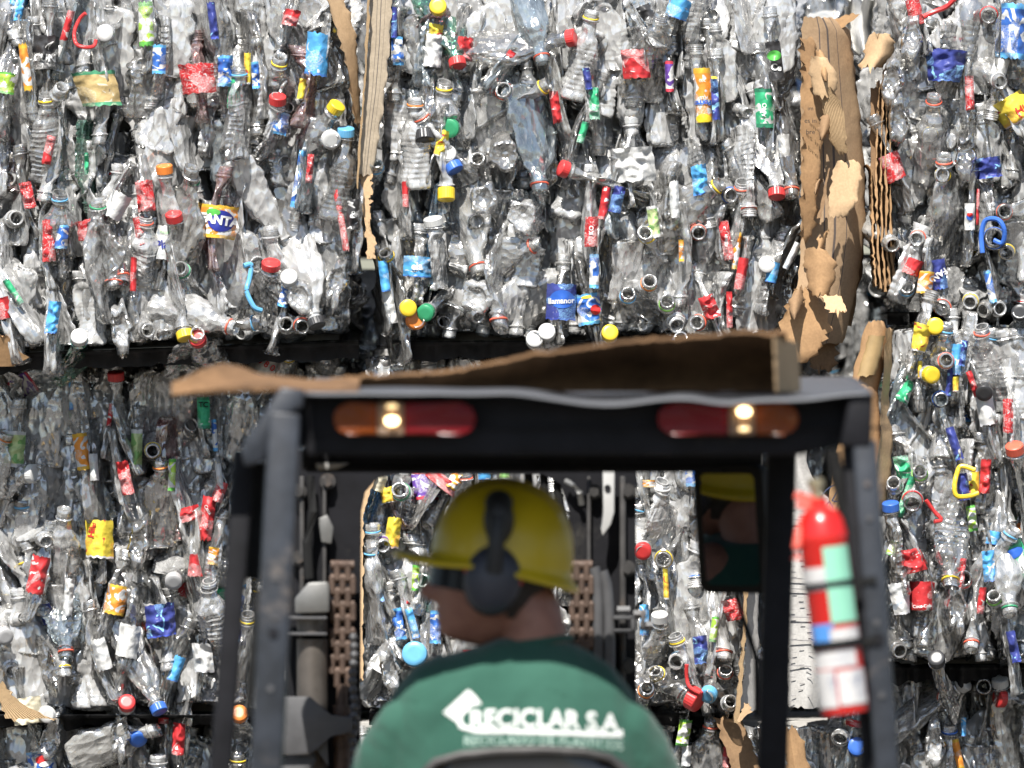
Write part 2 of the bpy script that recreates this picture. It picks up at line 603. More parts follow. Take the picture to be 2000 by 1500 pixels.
def bottle_rot(rnd, out_share=.13):
    """Mostly upright in the bale, pressed edge-on; some point out of the face."""
    u = rnd.random()
    if u < out_share:            # neck or base faces the viewer
        d = Vector((rnd.gauss(0, .35), -1 if rnd.random() < .7 else 1, rnd.gauss(0, .35))).normalized()
    else:
        a = rnd.gauss(0, .17)
        d = Vector((math.sin(a), rnd.gauss(0, .16), math.cos(a) * (1 if rnd.random() < .55 else -1))).normalized()
        if rnd.random() < .04:
            d = Vector((rnd.choice((-1, 1)), rnd.gauss(0, .3), rnd.gauss(0, .5))).normalized()
    q = Vector((0, 0, 1)).rotation_difference(d)
    spin = rnd.gauss(0, .5) + (math.pi / 2 if rnd.random() < .65 else 0)
    return (q @ Quaternion((0, 0, 1), spin)).to_matrix().to_4x4(), d


def add_cap(b, bo, col, tall=False):
    o = link('cap', (TALLCAPS if tall else CAPS)[b['rn']], bo)
    o.matrix_local = b['neck'] @ Matrix.Translation((0, 0, .0095))
    mat_on(o, CAPM[col])
    return o


def add_ring(b, bo, col):
    o = link('neck_ring', RINGS[b['rn']], bo)
    o.matrix_local = b['neck'] @ Matrix.Translation((0, 0, .0058)) @ Euler((random.uniform(-.1, .1), random.uniform(-.1, .1), 0)).to_matrix().to_4x4()
    mat_on(o, CAPM[col])
    return o


def mat_on(o, m):
    me = o.data
    if len(me.materials) == 0:
        me.materials.append(m)
    o.material_slots[0].link = 'OBJECT'
    o.material_slots[0].material = m


def front_y(idx, M3, cx=None, half=None):
    """Smallest y of bottle idx turned by M3 (optionally only round a strip of its middle)."""
    p = BANK[idx]['V'] @ np.array(M3)[:3, :3].T
    if half is not None:
        k = np.abs(p[:, 2]) < half
        if k.any():
            p = p[k]
    return float(p[:, 1].min())


def extent(idx, M3):
    p = BANK[idx]['V'] @ np.array(M3)[:3, :3].T
    return p.min(0), p.max(0)


def settle(idx, M, x, z, Wd, H, slope, pad=.006):
    """Slide a bottle so that it stays inside the pressed block; returns x, z, front and how near the rim it is."""
    lo, hi = extent(idx, M)
    fl_ = max(0.0, slope * (x + Wd / 2)) + pad + .022 * max(0, noise.noise(Vector((x * 5, Wd * 9, 3))) + .15)
    if hi[2] - lo[2] < H - fl_:
        z = min(max(z, fl_ - lo[2]), H - pad - hi[2])
    if hi[0] - lo[0] < Wd:
        x = min(max(x, -Wd / 2 + pad - lo[0]), Wd / 2 - pad - hi[0])
    m = min((x + (lo[0] + hi[0]) / 2 + Wd / 2), (Wd / 2 - x - (lo[0] + hi[0]) / 2), z + (lo[2] + hi[2]) / 2 - fl_, H - z - (lo[2] + hi[2]) / 2)
    return x, z, float(lo[1]), .05 * max(0.0, 1 - m / .09) ** 2


def put_bottle(root, idx, M, pet, cap=None, ring=None, lab=None, tall=False, label=None):
    b = BANK[idx]
    o = link('bottle', b['mesh'], root)
    o.matrix_local = M
    mat_on(o, pet)
    if cap:
        add_cap(b, o, cap, tall)
    elif ring:
        add_ring(b, o, ring)
    if lab:
        l = link('label_sleeve', b['labmesh'], o)
        mat_on(l, LAB[lab])
    if label:
        o['label'] = label
    return o


def joined(name, items, mats, parent):
    """Many crushed bottles as one mesh: items are (bank index, matrix)."""
    vs, fs, base = [], [], 0
    for idx, M in items:
        b = BANK[idx]
        A = np.array(M)
        vs.append(b['V'] @ A[:3, :3].T + A[:3, 3])
        fs.extend([tuple(i + base for i in f) for f in b['F']])
        base += len(b['V'])
    return vs, fs, base


def make_bale(rect, seed, label, depth=.85, Y=0.0, heroes=(), group='bales of crushed bottles in the stack', n_ind=100, out_share=.13, slope=0.0, mass=1.0, hollow=None):
    """rect in photo pixels x0,y0,x1,y1 at the face plane Y."""
    rnd = random.Random(seed)
    x0, y0, x1, y1 = rect
    a, c = P(x0, y1, Y), P(x1, y0, Y)
    Wd, H = c.x - a.x, c.z - a.z
    root = empty('bottle_bale', (a.x + Wd / 2, Y, a.z))
    tag(root, label, 'bale', group)
    root['tall'], root['wide'] = H, Wd

    def off(u):     # soft bulge and sag of the face
        return .018 * noise.noise(Vector((u * 4, seed, 0)))
    def deep(x, z):     # a hollow left in the face
        if not hollow:
            return 0.0
        hx, hz, hw_, hh_ = hollow
        q = ((x + root.location.x - hx) / hw_) ** 2 + ((z + root.location.z - hz) / hh_) ** 2
        return .13 * max(0.0, 1 - q)

    # individual bottles: heroes first
    cnt = 0
    taken = []
    for h in heroes:
        cnt += hero(root, h, rnd, Y)
        taken.append(P(h[1], h[2], Y) - root.location)
    n = max(0, n_ind - cnt)
    nx = max(1, round(math.sqrt(n * Wd / H * 2.3)))
    nz = max(1, math.ceil(n / nx))
    cells = [(i, j) for i in range(nx) for j in range(nz)]
    rnd.shuffle(cells)
    for i, j in cells[:n]:
        x = -Wd / 2 + Wd * (i + .5 + rnd.uniform(-.45, .45)) / nx
        z = H * (j + .5 + rnd.uniform(-.5, .5)) / nz
        idx = rnd.randrange(len(BANK))
        M, d = bottle_rot(rnd, out_share)
        s = rnd.uniform(.88, 1.15)
        M = M @ Matrix.Diagonal((s, s, s, 1))
        x, z, fr_, rim_ = settle(idx, M, x, z, Wd, H, slope)
        near = any((Vector((x, 0, z)) - Vector((t.x, 0, t.z))).length < .055 for t in taken)
        y = rnd.uniform(-.024, .018) + .5 * off(x) + (.02 if near else 0) + rim_ + deep(x, z) - fr_
        ca = rnd.choice(CAP_KEYS) if rnd.random() < .08 else None
        ri = rnd.choice(CAP_KEYS) if rnd.random() < .36 else None
        la = rnd.choice(LABEL_KEYS) if rnd.random() < .24 else None
        put_bottle(root, idx, Matrix.Translation((x, y, z)) @ M, pick_pet(rnd), ca, ri, la)
    # the rest of the pressed mass
    items = []
    for layer, (yy, m) in enumerate(((.0, .95), (.035, .9), (.085, .6))):
        k = int(Wd * H / .0052 * m * mass)
        gx = max(1, round(math.sqrt(k * Wd / H * 2.2))); gz = max(1, math.ceil(k / gx))
        for i in range(gx):
            for j in range(gz):
                idx = rnd.randrange(len(BANK))
                M, d = bottle_rot(rnd, .10)
                s = rnd.uniform(.78, 1.08)
                M = M @ Matrix.Diagonal((s, s, s, 1))
                x, z, fr_, rim_ = settle(idx, M, -Wd / 2 + Wd * (i + rnd.uniform(0, 1)) / gx, H * (j + rnd.uniform(0, 1)) / gz, Wd, H, slope)
                items.append((idx, Matrix.Translation((x, yy + rnd.uniform(-.012, .025) + rim_ + deep(x, z) - fr_, z)) @ M))
    # ends and top of the bale, seen from the side
    for side in (-1, 1):
        for i in range(5):
            for j in range(4):
                idx = rnd.randrange(len(BANK)); M, d = bottle_rot(rnd, .5)
                items.append((idx, Matrix.Translation((side * (Wd / 2 - .045), .2 + (depth - .25) * (i + .5) / 5, H * (j + .5) / 4)) @ M))
    vs, fs, base = joined('x', items, None, root)
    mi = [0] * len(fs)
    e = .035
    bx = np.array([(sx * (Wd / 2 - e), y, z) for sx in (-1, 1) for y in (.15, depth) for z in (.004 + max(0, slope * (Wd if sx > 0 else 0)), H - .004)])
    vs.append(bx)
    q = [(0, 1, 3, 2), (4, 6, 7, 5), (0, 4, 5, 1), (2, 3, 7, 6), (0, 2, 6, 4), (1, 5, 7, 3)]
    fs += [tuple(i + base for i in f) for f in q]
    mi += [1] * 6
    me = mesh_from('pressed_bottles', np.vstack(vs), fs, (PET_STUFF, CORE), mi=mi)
    o = link('pressed_bottles', me, root)
    o['kind'] = 'stuff'
    del root['tall'], root['wide']
    return root


# ---- printed patches: a crumpled sheet, w x h metres, facing -Y
def patch_z(u, v, w, h, seed, amp):
    p = Vector((u * w * 22 + seed * 3.1, v * h * 22, seed * 1.7))
    r = 1 - abs(noise.noise(p)) * 2
    return -amp * r - amp * .5 * noise.noise(p * 2.7) + (u * u) * w * .55


def patch_mesh(w, h, seed, amp=.004, jag=.03, taper=0.0, nu=20, nv=20):
    v, uv, f = [], [], []
    for j in range(nv + 1):
        for i in range(nu + 1):
            u, t = i / nu * 2 - 1, j / nv * 2 - 1
            e = 1 + jag * noise.noise(Vector((u * 2.2 + seed, t * 2.2, 0)))
            sk = .22 * noise.noise(Vector((seed * 1.9, 4.2, 1))) * t * min(h, w) * (0 if amp < .0025 else 1)
            ez = 1 + (jag * 1.5 * noise.noise(Vector((u * 4 + seed, 7.1, t))) if abs(t) > .8 else 0)
            v.append((u * w / 2 * e * (1 - taper * (t + 1) / 2) + sk, patch_z(u, t, w, h, seed, amp), t * h / 2 * ez))
            uv.append(((u + 1) / 2 * w / .06, (t + 1) / 2))
    for j in range(nv):
        for i in range(nu):
            a = j * (nu + 1) + i
            f.append((a, a + 1, a + nu + 2, a + nu + 1))
    return v, f, uv


def text_verts(s, size, bold=0.0, shear=0.0):
    cu = bpy.data.curves.new('txt', 'FONT')
    cu.body = s; cu.size = size; cu.align_x = 'CENTER'; cu.align_y = 'CENTER'
    cu.offset = bold; cu.shear = shear; cu.resolution_u = 3
    ob = bpy.data.objects.new('txt', cu)
    COL.objects.link(ob)
    dg = bpy.context.evaluated_depsgraph_get()
    dg.update()
    me = bpy.data.meshes.new_from_object(ob.evaluated_get(dg))
    v = [(p.co.x, p.co.y) for p in me.vertices]
    f = [tuple(p.vertices) for p in me.polygons]
    bpy.data.objects.remove(ob); bpy.data.curves.remove(cu); bpy.data.meshes.remove(me)
    return v, f


HSEED = [0]


def hero(root, h, rnd, Y):
    """One item read off the photo: ('L', x, y, w, h, angle, colour, {opts}) or ('C'/'R', x, y, dir, colour, {opts})."""
    HSEED[0] += 1
    sd = HSEED[0]
    opts = h[-1] if isinstance(h[-1], dict) else {}
    loc = P(h[1], h[2], Y) - root.location
    if h[0] == 'B':   # a bottle whose base faces the viewer
        idx = rnd.choice([0, 5, 20, 30, 25]) if not h[3] else rnd.choice([2, 7, 12, 17, 22])
        b = BANK[idx]
        q = Vector((0, 0, -1)).rotation_difference(Vector((rnd.gauss(0, .12), -1, rnd.gauss(0, .12))).normalized())
        M = Matrix.Translation((loc.x, b['L'] * .47 - .055, loc.z)) @ q.to_matrix().to_4x4()
        put_bottle(root, idx, M, PET[0] if not h[4] else PET[h[4]])
        return 1
    if h[0] == 'H':   # loose carrying handle caught in the bale: list of photo points
        pts = [P(a, c, Y) - root.location for a, c in h[3]]
        for k, p in enumerate(pts):
            p.y = -.068 + .006 * math.sin(k * 1.3)
        sp = []
        for k in range(len(pts) - 1):
            p0, p1, p2, p3 = pts[max(k - 1, 0)], pts[k], pts[k + 1], pts[min(k + 2, len(pts) - 1)]
            for j in range(6):
                t = j / 6
                sp.append(.5 * ((2 * p1) + (p2 - p0) * t + (2 * p0 - 5 * p1 + 4 * p2 - p3) * t * t + (3 * p1 - p0 - 3 * p2 + p3) * t ** 3))
        sp.append(pts[-1])
        mb = MB(); mb.tube(sp, h[5] if len(h) > 5 else .0042, 8)
        o = mb.build('bottle_handle', CAPM[h[4]], root)
        o['label'] = 'loose %s plastic carrying handle' % h[4]
        return 0
    if h[0] in 'CRO':
        # a neck with cap / ring / nothing at this spot, pointing dir (degrees, 90 = up) or 'f' to the viewer
        dr, col = h[3], h[4]
        idx = opts.get('i', rnd.choice([i for i in range(40) if BANK[i]['kind'] not in ('litre',)] if dr == 'f' else range(40)))
        b = BANK[idx]
        if dr == 'f':
            d = Vector((rnd.gauss(0, .22), -1, rnd.gauss(-.05, .25))).normalized()
        else:
            d = Vector((math.cos(R(dr)), -rnd.uniform(.25, .6), math.sin(R(dr)))).normalized()
        want = d
        cur = (b['neck'].to_3x3() @ Vector((0, 0, 1))).normalized()
        q = cur.rotation_difference(want)
        q = Quaternion(want, rnd.uniform(0, 6.28)) @ q
        s = opts.get('s', 1.0) * {.0180: .86}.get(b['rn'], 1.0)
        M = q.to_matrix().to_4x4() @ Matrix.Diagonal((s, s, s, 1))
        tip = M @ (b['neck'] @ Vector((0, 0, .014)))
        lo, hi = extent(idx, M)
        if dr != 'f' and (loc.z - tip.z + lo[2] < -.02 or loc.z - tip.z + hi[2] > root['tall'] + .02 or abs(loc.x - tip.x + (lo[0] + hi[0]) / 2) > root['wide'] / 2 - .01):
            q = (q.to_matrix().to_4x4().to_quaternion())
            d = Vector((rnd.gauss(0, .15), -1, .45 * (1 if math.sin(R(dr)) > 0 else -1))).normalized()
            q = want.rotation_difference(d) @ q
            M = q.to_matrix().to_4x4() @ Matrix.Diagonal((s, s, s, 1))
            tip = M @ (b['neck'] @ Vector((0, 0, .014)))
        M = Matrix.Translation(Vector((loc.x, opts.get('y', rnd.uniform(-.05, -.03)), loc.z)) - tip) @ M
        put_bottle(root, idx, M, opts.get('pet') or pick_pet(rnd), col if h[0] == 'C' else None, col if h[0] == 'R' else None,
                   opts.get('lab'), opts.get('tall', False), ('bottle with a %s cap' % col if h[0] == 'C' else None))
        return 1
    # printed label on a crushed bottle
    _, x, y, w, hh, ang, col = h[:7]
    w, hh = px(w, Y), px(hh, Y)
    idx = opts.get('i', rnd.choice([i for i in range(40) if i not in SOFT]))
    Mr = Matrix.Rotation(R(ang), 4, 'Y')
    flip = Matrix.Rotation(math.pi, 4, 'Y') if rnd.random() < .4 else Matrix()
    b = BANK[idx]
    bo = link('bottle', b['mesh'], root)
    dx = .5 * (b['V'][:, 0].max() + b['V'][:, 0].min())
    Mb = Mr @ flip @ Matrix.Rotation(rnd.uniform(-.4, .4), 4, 'Z')
    ly = opts.get('y', rnd.uniform(-.054, -.026))
    Mbo = Matrix.Translation((loc.x, ly + .006 - front_y(idx, Mb, 0, hh * .55), loc.z)) @ Mb @ Matrix.Translation((-dx, 0, 0))
    bo.matrix_local = Mbo
    mat_on(bo, opts.get('pet') or pick_pet(rnd))
    if opts.get('ring'):
        add_ring(b, bo, opts['ring'])
    if opts.get('cap'):
        add_cap(b, bo, opts['cap'])
    amp = opts.get('amp', rnd.choice((.003, .005, .008)))
    v, f, uv = patch_mesh(w, hh, sd, amp, opts.get('jag', .07), opts.get('taper', 0.0))
    mats, mi = [LAB[col] if col in LAB else opts['mat']], [0] * len(f)
    for (s, tx, ty, size, ink, rot, bold) in opts.get('text', ()):
        tv, tf = text_verts(s, size, bold)
        tv, tf = subdiv2d(tv, tf, .004)
        cr, sr = math.cos(R(rot)), math.sin(R(rot))
        base = len(v)
        for (p, q2) in tv:
            X, Z = p * cr - q2 * sr + tx * w / 2, p * sr + q2 * cr + ty * hh / 2
            u, t = max(-1, min(1, X / (w / 2))), max(-1, min(1, Z / (hh / 2)))
            v.append((X, patch_z(u, t, w, hh, sd, amp) - .0030, Z)); uv.append((0, 0))
        if INK[ink] not in mats:
            mats.append(INK[ink])
        f += [tuple(i + base for i in q3) for q3 in tf]
        mi += [mats.index(INK[ink])] * len(tf)
    for (cx, cy, rx, ry, ink, dz) in opts.get('blob', ()):
        base = len(v)
        rows = 4
        v.append((cx * w / 2, patch_z(cx, cy, w, hh, sd, amp) - dz * 1.8, cy * hh / 2)); uv.append((0, 0))
        for r_ in range(1, rows + 1):
            for k in range(20):
                X = cx * w / 2 + rx * r_ / rows * math.cos(k * math.pi / 10); Z = cy * hh / 2 + ry * r_ / rows * math.sin(k * math.pi / 10)
                u, t = max(-1, min(1, X / (w / 2))), max(-1, min(1, Z / (hh / 2)))
                X, Z = u * w / 2, t * hh / 2
                v.append((X, patch_z(u, t, w, hh, sd, amp) - dz * 1.8, Z)); uv.append((0, 0))
        if INK[ink] not in mats:
            mats.append(INK[ink])
        mk = mats.index(INK[ink])
        for k in range(20):
            f.append((base, base + 1 + (k + 1) % 20, base + 1 + k)); mi.append(mk)
            for r_ in range(rows - 1):
                a0, b0 = base + 1 + r_ * 20, base + 1 + (r_ + 1) * 20
                f.append((a0 + k, a0 + (k + 1) % 20, b0 + (k + 1) % 20, b0 + k)); mi.append(mk)
    me = mesh_from('label_sleeve', v, f, mats, uv=uv, mi=mi)
    lo = link('label_sleeve', me, bo)
    lo.matrix_local = Mbo.inverted() @ Matrix.Translation((loc.x, ly, loc.z)) @ Mr
    bo['label'] = opts.get('label') or 'crushed bottle with a %s printed label' % {'redplain': 'red', 'palegreen': 'pale green', 'foil': 'silvery'}.get(col, col)
    return 1
# ------------------------------------------------------------------ what can be read off each bale, in photo pixels
TL = [('L', 89, 103, 50, 66, 2, 'black', {'text': [('CUN', .0, -.35, .020, 'white', 0, .0006)]}), ('L', 133, 51, 14, 60, 15, 'redplain'), ('L', 51, 132, 17, 92, -5, 'orange'),
      ('L', 14, 163, 32, 42, 8, 'lime'), ('L', 191, 174, 76, 68, -3, 'gold', {'taper': -.12, 'label': 'wide clear bottle with a gold printed label and barcode', 'amp': .003}),
      ('L', 286, 48, 28, 86, -3, 'lime'), ('L', 387, 154, 68, 58, -4, 'red'), ('L', 312, 117, 26, 56, 2, 'blue'), ('L', 417, 42, 16, 72, -8, 'navy'),
      ('L', 441, 140, 28, 60, 1, 'blue'), ('L', 458, 182, 24, 62, 3, 'green'), ('L', 484, 135, 13, 60, 0, 'yellow'), ('L', 500, 148, 15, 52, -5, 'blue'),
      ('L', 569, 35, 30, 32, 10, 'redplain'), ('L', 620, 107, 44, 82, 10, 'sky', {'amp': .003}), ('L', 590, 176, 13, 42, 6, 'yellow'), ('L', 97, 294, 18, 56, 9, 'redplain'),
      ('C', 543, 199, 85, 'red'), ('L', 546, 241, 34, 44, 14, 'blue', {'amp': .011}), ('C', 655, 214, 55, 'yellow'), ('C', 646, 273, 'f', 'white'), ('C', 676, 262, 88, 'sky'),
      ('C', 323, 335, 95, 'orange'), ('R', 92, 192, 95, 'yellow'), ('O', 120, 178, 60, ''), ('R', 547, 119, 80, 'yellow'), ('R', 468, 140, 95, 'sky'),
      ('L', 229, 402, 40, 52, 28, 'white', {'amp': .002}), ('L', 182, 446, 62, 38, -12, 'red'), ('L', 285, 383, 34, 60, -5, 'red'),
      ('L', 424, 433, 78, 64, 6, 'orange', {'amp': .002, 'label': 'clear bottle with a bright orange soda label', 'blob': [(.22, .05, .026, .021, 'navy', .0008), (-.2, .55, .014, .007, 'green', .0011)], 'text': [('FANTA', .12, .08, .024, 'white', -4, .0011)]}),
      ('L', 322, 474, 38, 66, 7, 'white', {'amp': .002, 'text': [('Plac', .0, -.12, .022, 'navy', 12, .0006), ('naturi', 0, .62, .009, 'green', 4, 0)]}), ('C', 342, 428, 100, 'red'),
      ('L', 97, 470, 26, 82, -3, 'red'), ('L', 122, 463, 24, 46, 2, 'blue'), ('R', 118, 384, 90, 'sky'), ('L', 276, 455, 22, 62, -6, 'red', {'text': [('Plac', .1, -.1, .009, 'white', 10, .0003)]}), ('L', 262, 536, 12, 66, 3, 'redplain'),
      ('C', 530, 521, 85, 'red'), ('C', 566, 545, 95, 'white'), ('L', 556, 580, 20, 40, 14, 'blue', {'amp': .009}),
      ('H', 500, 560, [(478, 520), (492, 518), (489, 545), (484, 570), (498, 600), (512, 607)], 'sky', .005), ('H', 180, 70, [(170, 28), (158, 40), (148, 65), (152, 88), (170, 95), (186, 92), (190, 80)], 'red', .0038),
      ('R', 502, 630, 10, 'sky'), ('C', 362, 652, -75, 'yellow'), ('R', 386, 654, 70, 'yellow'), ('R', 355, 527, 95, 'green'), ('C', 156, 661, 120, 'white'), ('C', 388, 664, 'f', 'red'),
      ('L', 8, 602, 30, 42, -14, 'redplain'), ('L', 27, 570, 13, 56, -32, 'green'), ('B', 236, 640, 1, 0), ('L', 55, 382, 24, 52, -12, 'red'), ('R', 193, 398, 88, 'green'),
      ('L', 606, 330, 13, 56, 4, 'red'), ('L', 583, 350, 14, 112, 9, 'blue'), ('L', 667, 430, 13, 120, -9, 'red'), ('L', 690, 420, 24, 60, 0, 'black', {'text': [('Po', 0, 0, .014, 'white', 90, .0004)]}),
      ('L', 170, 320, 8, 42, 2, 'green'), ('R', 455, 640, -20, 'coral'), ('C', 617, 628, -70, 'black'), ('R', 240, 545, -80, 'coral'), ('R', 225, 556, -85, 'coral'), ('O', 290, 645, 'f', ''), ('R', 590, 637, 'f', 'coral'), ('O', 560, 634, 'f', ''),
      ('L', 105, 620, 24, 62, 4, 'sky', {'amp': .010}), ('O', 375, 335, 85, ''), ('R', 375, 350, 88, 'green'), ('R', 285, 430, 90, 'coral'), ('B', 590, 590, 0, 0), ('B', 662, 575, 1, 2), ('C', 208, 66, 'f', 'white')]
TM = [('C', 856, 16, 'f', 'yellow'), ('L', 777, 100, 22, 56, 3, 'blue'), ('L', 770, 45, 12, 60, 2, 'navy'), ('L', 847, 100, 34, 64, 6, 'white'), ('L', 851, 66, 28, 36, 12, 'yellow'),
      ('L', 907, 96, 34, 46, 8, 'redplain', {'amp': .012}), ('C', 893, 121, -80, 'red'), ('C', 880, 251, 'f', 'green'), ('L', 863, 281, 22, 52, 14, 'yellow', {'amp': .008}),
      ('C', 876, 302, 'f', 'white'), ('C', 885, 325, -60, 'blue'), ('C', 872, 373, -90, 'yellow', {'tall': True}), ('C', 829, 262, -85, 'black', {'tall': True}),
      ('R', 811, 200, 90, 'orange'), ('R', 820, 226, 120, 'coral'), ('R', 984, 178, 'f', 'coral', {'s': 1.15}), ('R', 1059, 118, -75, 'coral'), ('L', 1000, 108, 22, 12, 30, 'redplain'),
      ('L', 1241, 126, 52, 56, -2, 'redplain', {'amp': .005}), ('L', 1085, 210, 18, 62, -8, 'redplain'), ('C', 1112, 76, 10, 'red'), ('R', 1065, 168, 35, 'yellow'),
      ('L', 1160, 203, 20, 62, -2, 'green'), ('L', 1138, 260, 14, 42, 16, 'green'), ('L', 1147, 155, 14, 42, -6, 'navy'), ('L', 1307, 150, 16, 60, 0, 'purple'),
      ('L', 1372, 187, 33, 106, -2, 'orange', {'amp': .0015, 'jag': .04, 'label': 'clear bottle with an orange label printed upside down', 'blob': [(0, -.86, .015, .009, 'yellow', .0008)], 'text': [('Porro', .0, -.28, .0135, 'blue', 182, .0007), ('PLUS', .1, -.08, .0075, 'white', 182, .0002), ('200', .0, .55, .009, 'white', 182, 0)]}),
      ('L', 1396, 195, 14, 80, -3, 'navy'), ('L', 1394, 165, 11, 30, 0, 'yellow'),
      ('L', 1512, 121, 30, 78, -6, 'black', {'blob': [(0, .28, .014, .010, 'green', .0008)], 'text': [('Ce', .1, -.32, .018, 'white', -10, .0005)]}),
      ('L', 1492, 212, 34, 76, 1, 'green', {'text': [('AMO', 0, -.1, .012, 'white', 88, .0003)]}), ('C', 1516, 376, -88, 'red'), ('R', 1545, 378, -88, 'coral'), ('L', 1317, 390, 18, 72, -1, 'white'),
      ('L', 1366, 352, 30, 58, -10, 'sky', {'amp': .01}), ('R', 1403, 362, 40, 'yellow'), ('R', 1426, 382, 'f', 'blue'), ('R', 1449, 362, 88, 'coral'), ('R', 1462, 415, -85, 'coral'),
      ('L', 1205, 390, 24, 52, 10, 'navy', {'amp': .009}), ('L', 1180, 397, 16, 64, 12, 'redplain'), ('L', 1155, 453, 26, 58, -2, 'red', {'text': [('KO', 0, .1, .012, 'white', 86, .0004)]}), ('L', 1160, 530, 18, 66, 2, 'blue'),
      ('R', 1055, 368, -82, 'coral', {'s': 1.15}), ('C', 1104, 332, 160, 'red'), ('L', 1236, 322, 84, 66, -4, 'foil', {'amp': .010}), ('O', 934, 312, 'f', ''), ('O', 930, 433, 'f', ''), ('R', 936, 528, -75, 'coral', {'s': 1.15}), ('R', 1044, 480, 20, 'coral'),
      ('R', 976, 632, -80, 'coral', {'s': 1.15}), ('O', 932, 618, 'f', ''), ('B', 952, 402, 0, 0), ('B', 1035, 425, 0, 0), ('B', 985, 290, 0, 5), ('B', 950, 580, 0, 0),
      ('L', 1096, 590, 58, 70, 2, 'navy', {'amp': .0022, 'label': 'clear bottle with a blue water label', 'blob': [(.05, .15, .024, .018, 'blue', .0008)], 'text': [('llamanor', 0, .05, .0145, 'white', 4, .0005)]}),
      ('L', 1150, 604, 46, 60, -8, 'blue', {'blob': [(.55, -.1, .010, .010, 'red', .0009), (.2, .8, .017, .003, 'yellow', .0009)]}),
      ('L', 815, 521, 54, 40, 4, 'sky', {'text': [('ela', 0, 0, .020, 'white', 4, .0006)]}), ('C', 797, 602, 'f', 'yellow'), ('C', 811, 626, 'f', 'orange', {'s': 1.1}), ('C', 833, 610, 'f', 'green'),
      ('L', 751, 540, 18, 60, -4, 'sky'), ('L', 762, 600, 20, 66, -10, 'white'), ('R', 754, 497, 'f', 'yellow'), ('C', 847, 436, 100, 'white'), ('L', 842, 452, 16, 24, 0, 'blue'),
      ('C', 1190, 652, 'f', 'yellow'), ('C', 1068, 650, 'f', 'white'), ('C', 1044, 664, 'f', 'white'), ('L', 1276, 434, 20, 62, -12, 'palegreen'), ('R', 1262, 458, 'f', 'yellow'),
      ('L', 1330, 490, 10, 42, 0, 'orange'), ('R', 1364, 455, 'f', 'coral'), ('R', 1267, 552, 88, 'orange'), ('R', 1226, 576, 90, 'sky'), ('R', 1302, 592, 92, 'lime'), ('R', 1321, 633, 'f', 'white'), ('R', 1328, 664, 80, 'blue'), ('R', 1362, 630, 'f', 'coral'),
      ('L', 1418, 470, 20, 76, -9, 'red', {'text': [('KEM PI', 0, 0, .008, 'white', 80, .0002)]}), ('L', 1438, 490, 13, 72, 4, 'orange'), ('L', 1447, 535, 20, 62, 8, 'redplain'), ('L', 1424, 605, 12, 70, 0, 'redplain'),
      ('C', 1497, 517, 'f', 'white'), ('L', 1508, 532, 22, 40, 12, 'sky', {'amp': .002}), ('L', 1545, 500, 12, 56, 26, 'white', {'amp': .001}), ('L', 1325, 17, 44, 40, 18, 'sky', {'amp': .002}), ('L', 1262, 25, 28, 30, -24, 'black'),
      ('R', 868, 168, 88, 'yellow'), ('R', 1155, 30, 80, 'yellow'), ('O', 1290, 35, 70, ''), ('R', 735, 325, 92, 'sky'), ('L', 792, 380, 12, 50, 0, 'redplain'), ('L', 1530, 285, 24, 44, -6, 'white'), ('L', 1385, 600, 30, 46, -20, 'redplain', {'amp': .011})]
TR = [('L', 1846, 128, 62, 62, 3, 'navy', {'taper': -.35, 'amp': .008}), ('L', 1786, 24, 28, 50, -10, 'red'), ('H', 1820, 30, [(1800, 36), (1820, 26), (1845, 16), (1860, 2), (1868, -10)], 'red', .005),
      ('L', 1977, 62, 46, 108, 4, 'blue', {'amp': .006}), ('L', 1979, 214, 72, 54, -30, 'yellow', {'text': [('Hi', .3, -.3, .022, 'red', 0, .0006)], 'label': 'wide bottle with a yellow and white label'}), ('L', 1742, 327, 42, 54, -24, 'red', {'amp': .003}),
      ('L', 1893, 182, 17, 66, -3, 'red'), ('L', 1930, 328, 50, 40, -8, 'navy', {'amp': .009}), ('L', 1892, 424, 20, 52, 0, 'white', {'blob': [(0, 0, .007, .007, 'blue', .0009), (0, .15, .006, .004, 'red', .0012)]}),
      ('H', 1940, 450, [(1916, 495), (1914, 460), (1922, 432), (1945, 430), (1958, 450), (1955, 475), (1938, 470)], 'blue', .005), ('R', 1940, 465, 'f', 'blue', {'s': 1.2}),
      ('R', 1839, 342, 'f', 'yellow'), ('R', 1815, 265, 'f', 'yellow'), ('R', 1822, 194, 90, 'coral'), ('O', 1826, 240, 'f', ''), ('R', 1842, 312, 92, 'coral'), ('O', 1740, 478, 'f', ''), ('R', 1790, 466, 'f', 'coral'), ('R', 1770, 563, 'f', 'sky'),
      ('R', 1838, 602, 'f', 'coral'), ('R', 1893, 590, 'f', 'yellow'), ('O', 1920, 605, 'f', ''), ('O', 1950, 603, 'f', ''), ('R', 1960, 414, 'f', 'coral'), ('R', 1965, 494, 'f', 'yellow'), ('C', 1990, 612, 'f', 'black'),
      ('L', 1806, 552, 30, 44, 6, 'orange'), ('L', 1833, 536, 28, 58, -8, 'navy', {'text': [('FAN', 0, 0, .017, 'white', 205, .0006)]}), ('L', 1782, 522, 32, 32, 20, 'redplain'), ('L', 1932, 560, 14, 64, -10, 'blue'),
      ('B', 1760, 160, 1, 0), ('B', 1750, 230, 1, 2), ('B', 1790, 100, 1, 0), ('B', 1900, 330, 1, 2), ('R', 1950, 160, 'f', 'white'), ('L', 1950, 140, 30, 50, 10, 'foil'), ('L', 1908, 405, 6, 70, 0, 'redplain')]
